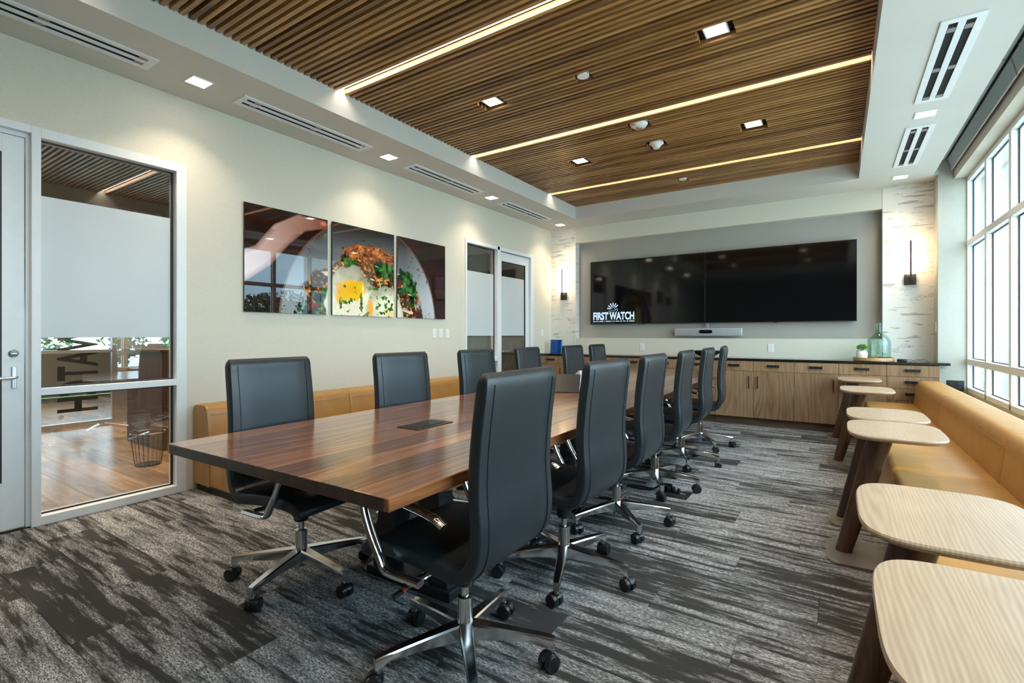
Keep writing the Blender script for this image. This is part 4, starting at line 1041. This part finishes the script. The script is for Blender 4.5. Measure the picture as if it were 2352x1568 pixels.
def art(y0, y1, label):
    t = thing('picture_panel', label, 'picture', (XL, (y0+y1)/2, AZ0), 0, 'three part food picture on the left wall')
    hw = (y1-y0)/2
    bm = bmesh.new(); bx(bm, .0, .012, -hw+.06, hw-.06, .06, AZH-.06); obj('standoff', bm, 'black_matte', t)
    bm = bmesh.new(); bx(bm, .012, .0245, -hw, hw, 0, AZH); obj('panel', bm, 'black_matte', t)
    ny, nz_ = 230, 262
    yy = np.linspace(-hw, hw, ny); zz = np.linspace(0, AZH, nz_); YY, ZZ = np.meshgrid(yy, zz)
    co = np.stack([np.full(YY.size, .0252), YY.ravel(), ZZ.ravel()], -1)
    i = np.arange((nz_-1)*(ny-1)); r_, c_ = i//(ny-1), i % (ny-1); v = r_*ny+c_
    F = np.stack([v, v+1, v+1+ny, v+ny], -1)
    me = bpy.data.meshes.new('print'); me.vertices.add(len(co)); me.vertices.foreach_set('co', co.ravel())
    me.loops.add(F.size); me.loops.foreach_set('vertex_index', F.ravel().astype(np.int32)); me.polygons.add(len(F)); me.polygons.foreach_set('loop_start', np.arange(0, F.size, 4, dtype=np.int32))
    me.update(calc_edges=True)
    rgb = paint((YY+(y0+y1)/2-AY0)/AZH, ZZ/AZH).reshape(-1, 3)
    at = me.color_attributes.new('print', 'FLOAT_COLOR', 'POINT'); at.data.foreach_set('color', np.concatenate([rgb, np.ones((len(rgb), 1))], 1).ravel().astype(np.float32))
    me.materials.append(MATS['art_print']); link('print', me, t)
art(2.220, 3.032, 'left glossy picture panel showing a hand holding the plate')
art(3.085, 3.899, 'middle glossy picture panel showing eggs with a yellow yolk')
art(3.948, 4.762, 'right glossy picture panel showing greens and the plate rim')

# ------------------------------------------------------------------ switches and outlets
def wallplate(M, label, kind, group, mat='outlet_white'):
    t = thing('light_switch' if kind == 's' else 'power_outlet', label, 'switch' if kind == 's' else 'outlet', (0, 0, 0), 0, group); t.matrix_world = M
    bm = bmesh.new(); bx(bm, -.036, .036, 0, .006, -.058, .058, .002); obj('plate', bm, mat, t)
    if kind == 's':
        bm = bmesh.new(); bx(bm, -.017, .017, .006, .009, -.034, .034, .001); obj('rocker', bm, mat, t)
    else:
        for dz in (-.021, .021):
            bm = bmesh.new(); bx(bm, -.017, .017, .006, .008, dz-.015, dz+.015, .001); s_ = obj('socket', bm, mat, t)
            bm = bmesh.new(); bx(bm, -.008, -.005, .008, .0084, dz-.005, dz+.006); bx(bm, .005, .008, .008, .0084, dz-.005, dz+.006); obj('slot', bm, 'slot_grey', s_)
rotL = Matrix.Rotation(R(-90), 4, 'Z'); rotB = Matrix.Rotation(R(180), 4, 'Z')
for y, lab in ((4.585, 'left of the three white switches right of the food picture'), (4.705, 'middle of the three white switches right of the food picture'), (4.83, 'right of the three white switches, nearest the far door')):
    wallplate(Matrix.Translation((XL+.0002, y, 1.218)) @ rotL, lab, 's', 'white switches on the left wall')
wallplate(Matrix.Translation((XL+.0002, 7.27, 1.235)) @ rotL, 'single white switch between the far door and the birch panel', 's', 'white switches on the left wall')
for x, z, lab in ((-3.446, .985, 'white outlet behind the farthest wall side chair'), (-2.563, 1.005, 'white outlet left of the sound bar, above the counter'), (-.765, 1.015, 'white outlet right of the sound bar, above the counter')):
    wallplate(Matrix.Translation((x, YB-.0002, z)) @ rotB, lab, 'o', 'white outlets above the counter')
for x, lab in ((1.055, 'black outlet low on the column, partly behind the bench'), (1.130, 'black outlet low on the column nearest the window')):
    wallplate(Matrix.Translation((x, 7.2998, .632)) @ rotB, lab, 'o', 'black outlets on the column', 'black_plastic')
wallplate(Matrix.Translation((.9448, 7.40, 1.29)) @ Matrix.Rotation(R(90), 4, 'Z'), 'white switch on the narrow side of the column', 's', None)

# ------------------------------------------------------------------ things on the counter
ZC = .8862
t = thing('blue_plaque', 'bright blue acrylic plaque standing on the counter', 'plaque', (-3.955, 7.33, ZC))
bm = bmesh.new(); bx(bm, -.105, .105, -.012, .012, 0, .228, .003); xform(bm, Matrix.Rotation(R(-4), 4, 'X')); obj('block', bm, 'blue_acrylic', t)
bm = bmesh.new(); bx(bm, -.105, .105, -.03, .03, 0, .010, .002); obj('foot', bm, 'blue_acrylic', t)
t = thing('black_bowl', 'wide dark bowl on the counter behind the chairs', 'bowl', (-1.55, 7.36, ZC))
bm = bmesh.new(); lathe(bm, [(.07, 0), (.075, .006), (.13, .025), (.175, .055), (.188, .088), (.182, .088), (.168, .058), (.12, .034), (.05, .022), (.005, .020)], 40); obj('bowl', bm, 'stone_black', t, smooth=True, angle=60)
t = thing('wood_tray', 'round bamboo tray on the right end of the counter', 'tray', (.36, 7.355, ZC))
bm = bmesh.new(); lathe(bm, [(.196, 0), (.203, .004), (.203, .040), (.195, .040), (.193, .010), (.002, .009)], 48); obj('rim', bm, 'tray_wood', t, smooth=True, angle=50)
bm = bmesh.new(); lathe(bm, [(.193, .0005), (.193, .009)], 48); obj('bottom', bm, 'tray_wood', t)
ZTR = ZC+.0102
t = thing('glass_jug', 'large aqua glass jug standing in the tray', 'jug', (.412, 7.40, ZTR))
bm = bmesh.new(); prof = [(.112, .0), (.120, .012), (.122, .06), (.122, .20), (.118, .235), (.098, .272), (.062, .305), (.042, .33), (.034, .36), (.033, .415), (.037, .42), (.037, .438), (.034, .445)]
lathe(bm, prof, 40, cap=False); obj('body', bm, 'jug_glass', t, smooth=True, angle=60)
bm = bmesh.new(); lathe(bm, [(.030, .444), (.0285, .36), (.037, .328), (.057, .302), (.092, .27), (.112, .235), (.116, .20), (.116, .02), (.10, .010), (.002, .008)], 40, cap=False); obj('inner_wall', bm, 'jug_glass', t, smooth=True, angle=60)
bm = bmesh.new(); lathe(bm, [(.112, .0005), (.112, .006)], 32); obj('thick_base', bm, 'jug_glass', t)
t = thing('potted_plant', 'small leafy green plant in a white ceramic pot on the tray', 'plant', (.242, 7.300, ZTR))
bm = bmesh.new(); lathe(bm, [(.050, 0), (.056, .006), (.058, .06), (.060, .085), (.050, .098), (.052, .112), (.055, .114), (.048, .114), (.046, .10)], 32); obj('pot', bm, 'ceramic', t, smooth=True, angle=50)
bm = bmesh.new(); lathe(bm, [(.047, .100), (.047, .108)], 24); obj('soil', bm, 'soil', t)
bm = bmesh.new(); rnd = random.Random(4)
for q in range(320):
    a, b_ = rnd.uniform(0, 2*PI), rnd.uniform(-.35, 1); r_ = .056*rnd.uniform(.55, 1); s_ = math.sqrt(1-b_*b_)
    p = Vector((r_*s_*math.cos(a), r_*s_*math.sin(a), .140+r_*b_*.85)); d = Vector((rnd.uniform(-1, 1), rnd.uniform(-1, 1), rnd.uniform(-.4, 1))).normalized()
    e = d.cross(Vector((rnd.random(), rnd.random(), rnd.random()))).normalized(); l_, w_ = .017, .0065
    bm.faces.new([bm.verts.new(p+v) for v in (Vector(), d*l_*.5+e*w_, d*l_, d*l_*.5-e*w_)])
for q in range(16):
    a = q*2.4; tube(bm, [(0, 0, .10), (.045*math.cos(a), .045*math.sin(a), .155)], .0012, 4)
o = obj('foliage', bm, 'leaf', t); o['kind'] = 'stuff'
t = thing('stick_ornament', 'bundle of gold crossed sticks lying in the tray', 'ornament', (.372, 7.240, ZTR))
for q, (a, b_) in enumerate((((-.03, 0, .004), (.02, .01, .062)), ((.03, -.01, .004), (-.03, .02, .060)), ((0, .03, .004), (.0, -.03, .064)), ((-.02, .01, .05), (.07, -.02, .006)))):
    bm = bmesh.new(); tube(bm, [a, b_], .004, 6); obj('stick', bm, 'gold', t)
t = thing('power_adapter', 'black power adapter with cable right of the tray', 'adapter', (.62, 7.25, ZC))
bm = bmesh.new(); bx(bm, -.045, .045, -.022, .022, .0003, .032, .004, 2); obj('box', bm, 'black_plastic', t, smooth=True)
bm = bmesh.new(); tube(bm, bezier([(.045, 0, .02), (.08, .01, .028), (.12, .03, .008), (.16, .02, .022), (.20, .05, .030), (.24, .07, .006)], 6), .0028, 6); obj('cable', bm, 'black_plastic', t, smooth=True)
bm = bmesh.new(); tube(bm, bezier([(.045, .008, .012), (.09, .03, .006), (.14, .00, .030), (.19, .01, .010), (.25, .04, .004)], 6), .0025, 6); obj('cable', bm, 'black_plastic', t, smooth=True)

# ------------------------------------------------------------------ floor box with plugs, beside the fourth chair
t = thing('floor_box', 'open black floor box with plugs and cables on the carpet', 'floor box', (-1.03, 3.765, .0003))
bm = bmesh.new(); bx(bm, -.115, .115, -.085, .085, 0, .006, .002); obj('frame', bm, 'black_metal', t)
bm = bmesh.new(); bx(bm, -.09, .07, -.06, .06, .006, .0075); obj('well', bm, 'black_void', t)
bm = bmesh.new(); bx(bm, -.115, -.03, -.004, .004, .0, .075, .001); xform(bm, Matrix.Translation((.02, .03, .006)) @ Matrix.Rotation(R(25), 4, 'X')); obj('lid', bm, 'steel_black', t)
for q, (x, y, tl) in enumerate(((-.045, .0, 20), (.005, .01, -15), (.035, -.01, 10))):
    bm = bmesh.new(); bx(bm, -.012, .012, -.010, .010, 0, .045, .004, 2); xform(bm, Matrix.Translation((x, y, .007)) @ Matrix.Rotation(R(tl), 4, 'Y')); obj('plug', bm, 'black_plastic', t, smooth=True)
bm = bmesh.new(); bx(bm, .05, .085, -.006, .006, .0075, .016, .001); obj('latch', bm, 'alu', t)
for q, dy in enumerate((-.012, .015)):
    bm = bmesh.new(); tube(bm, bezier([(-.04+.05*q, dy*.5, .05), (-.09, dy, .055), (-.16, dy, .012), (-.24, dy*2, .0075), (-.36, dy, .0075)], 6), .006, 8); obj('cable', bm, 'black_plastic', t, smooth=True)
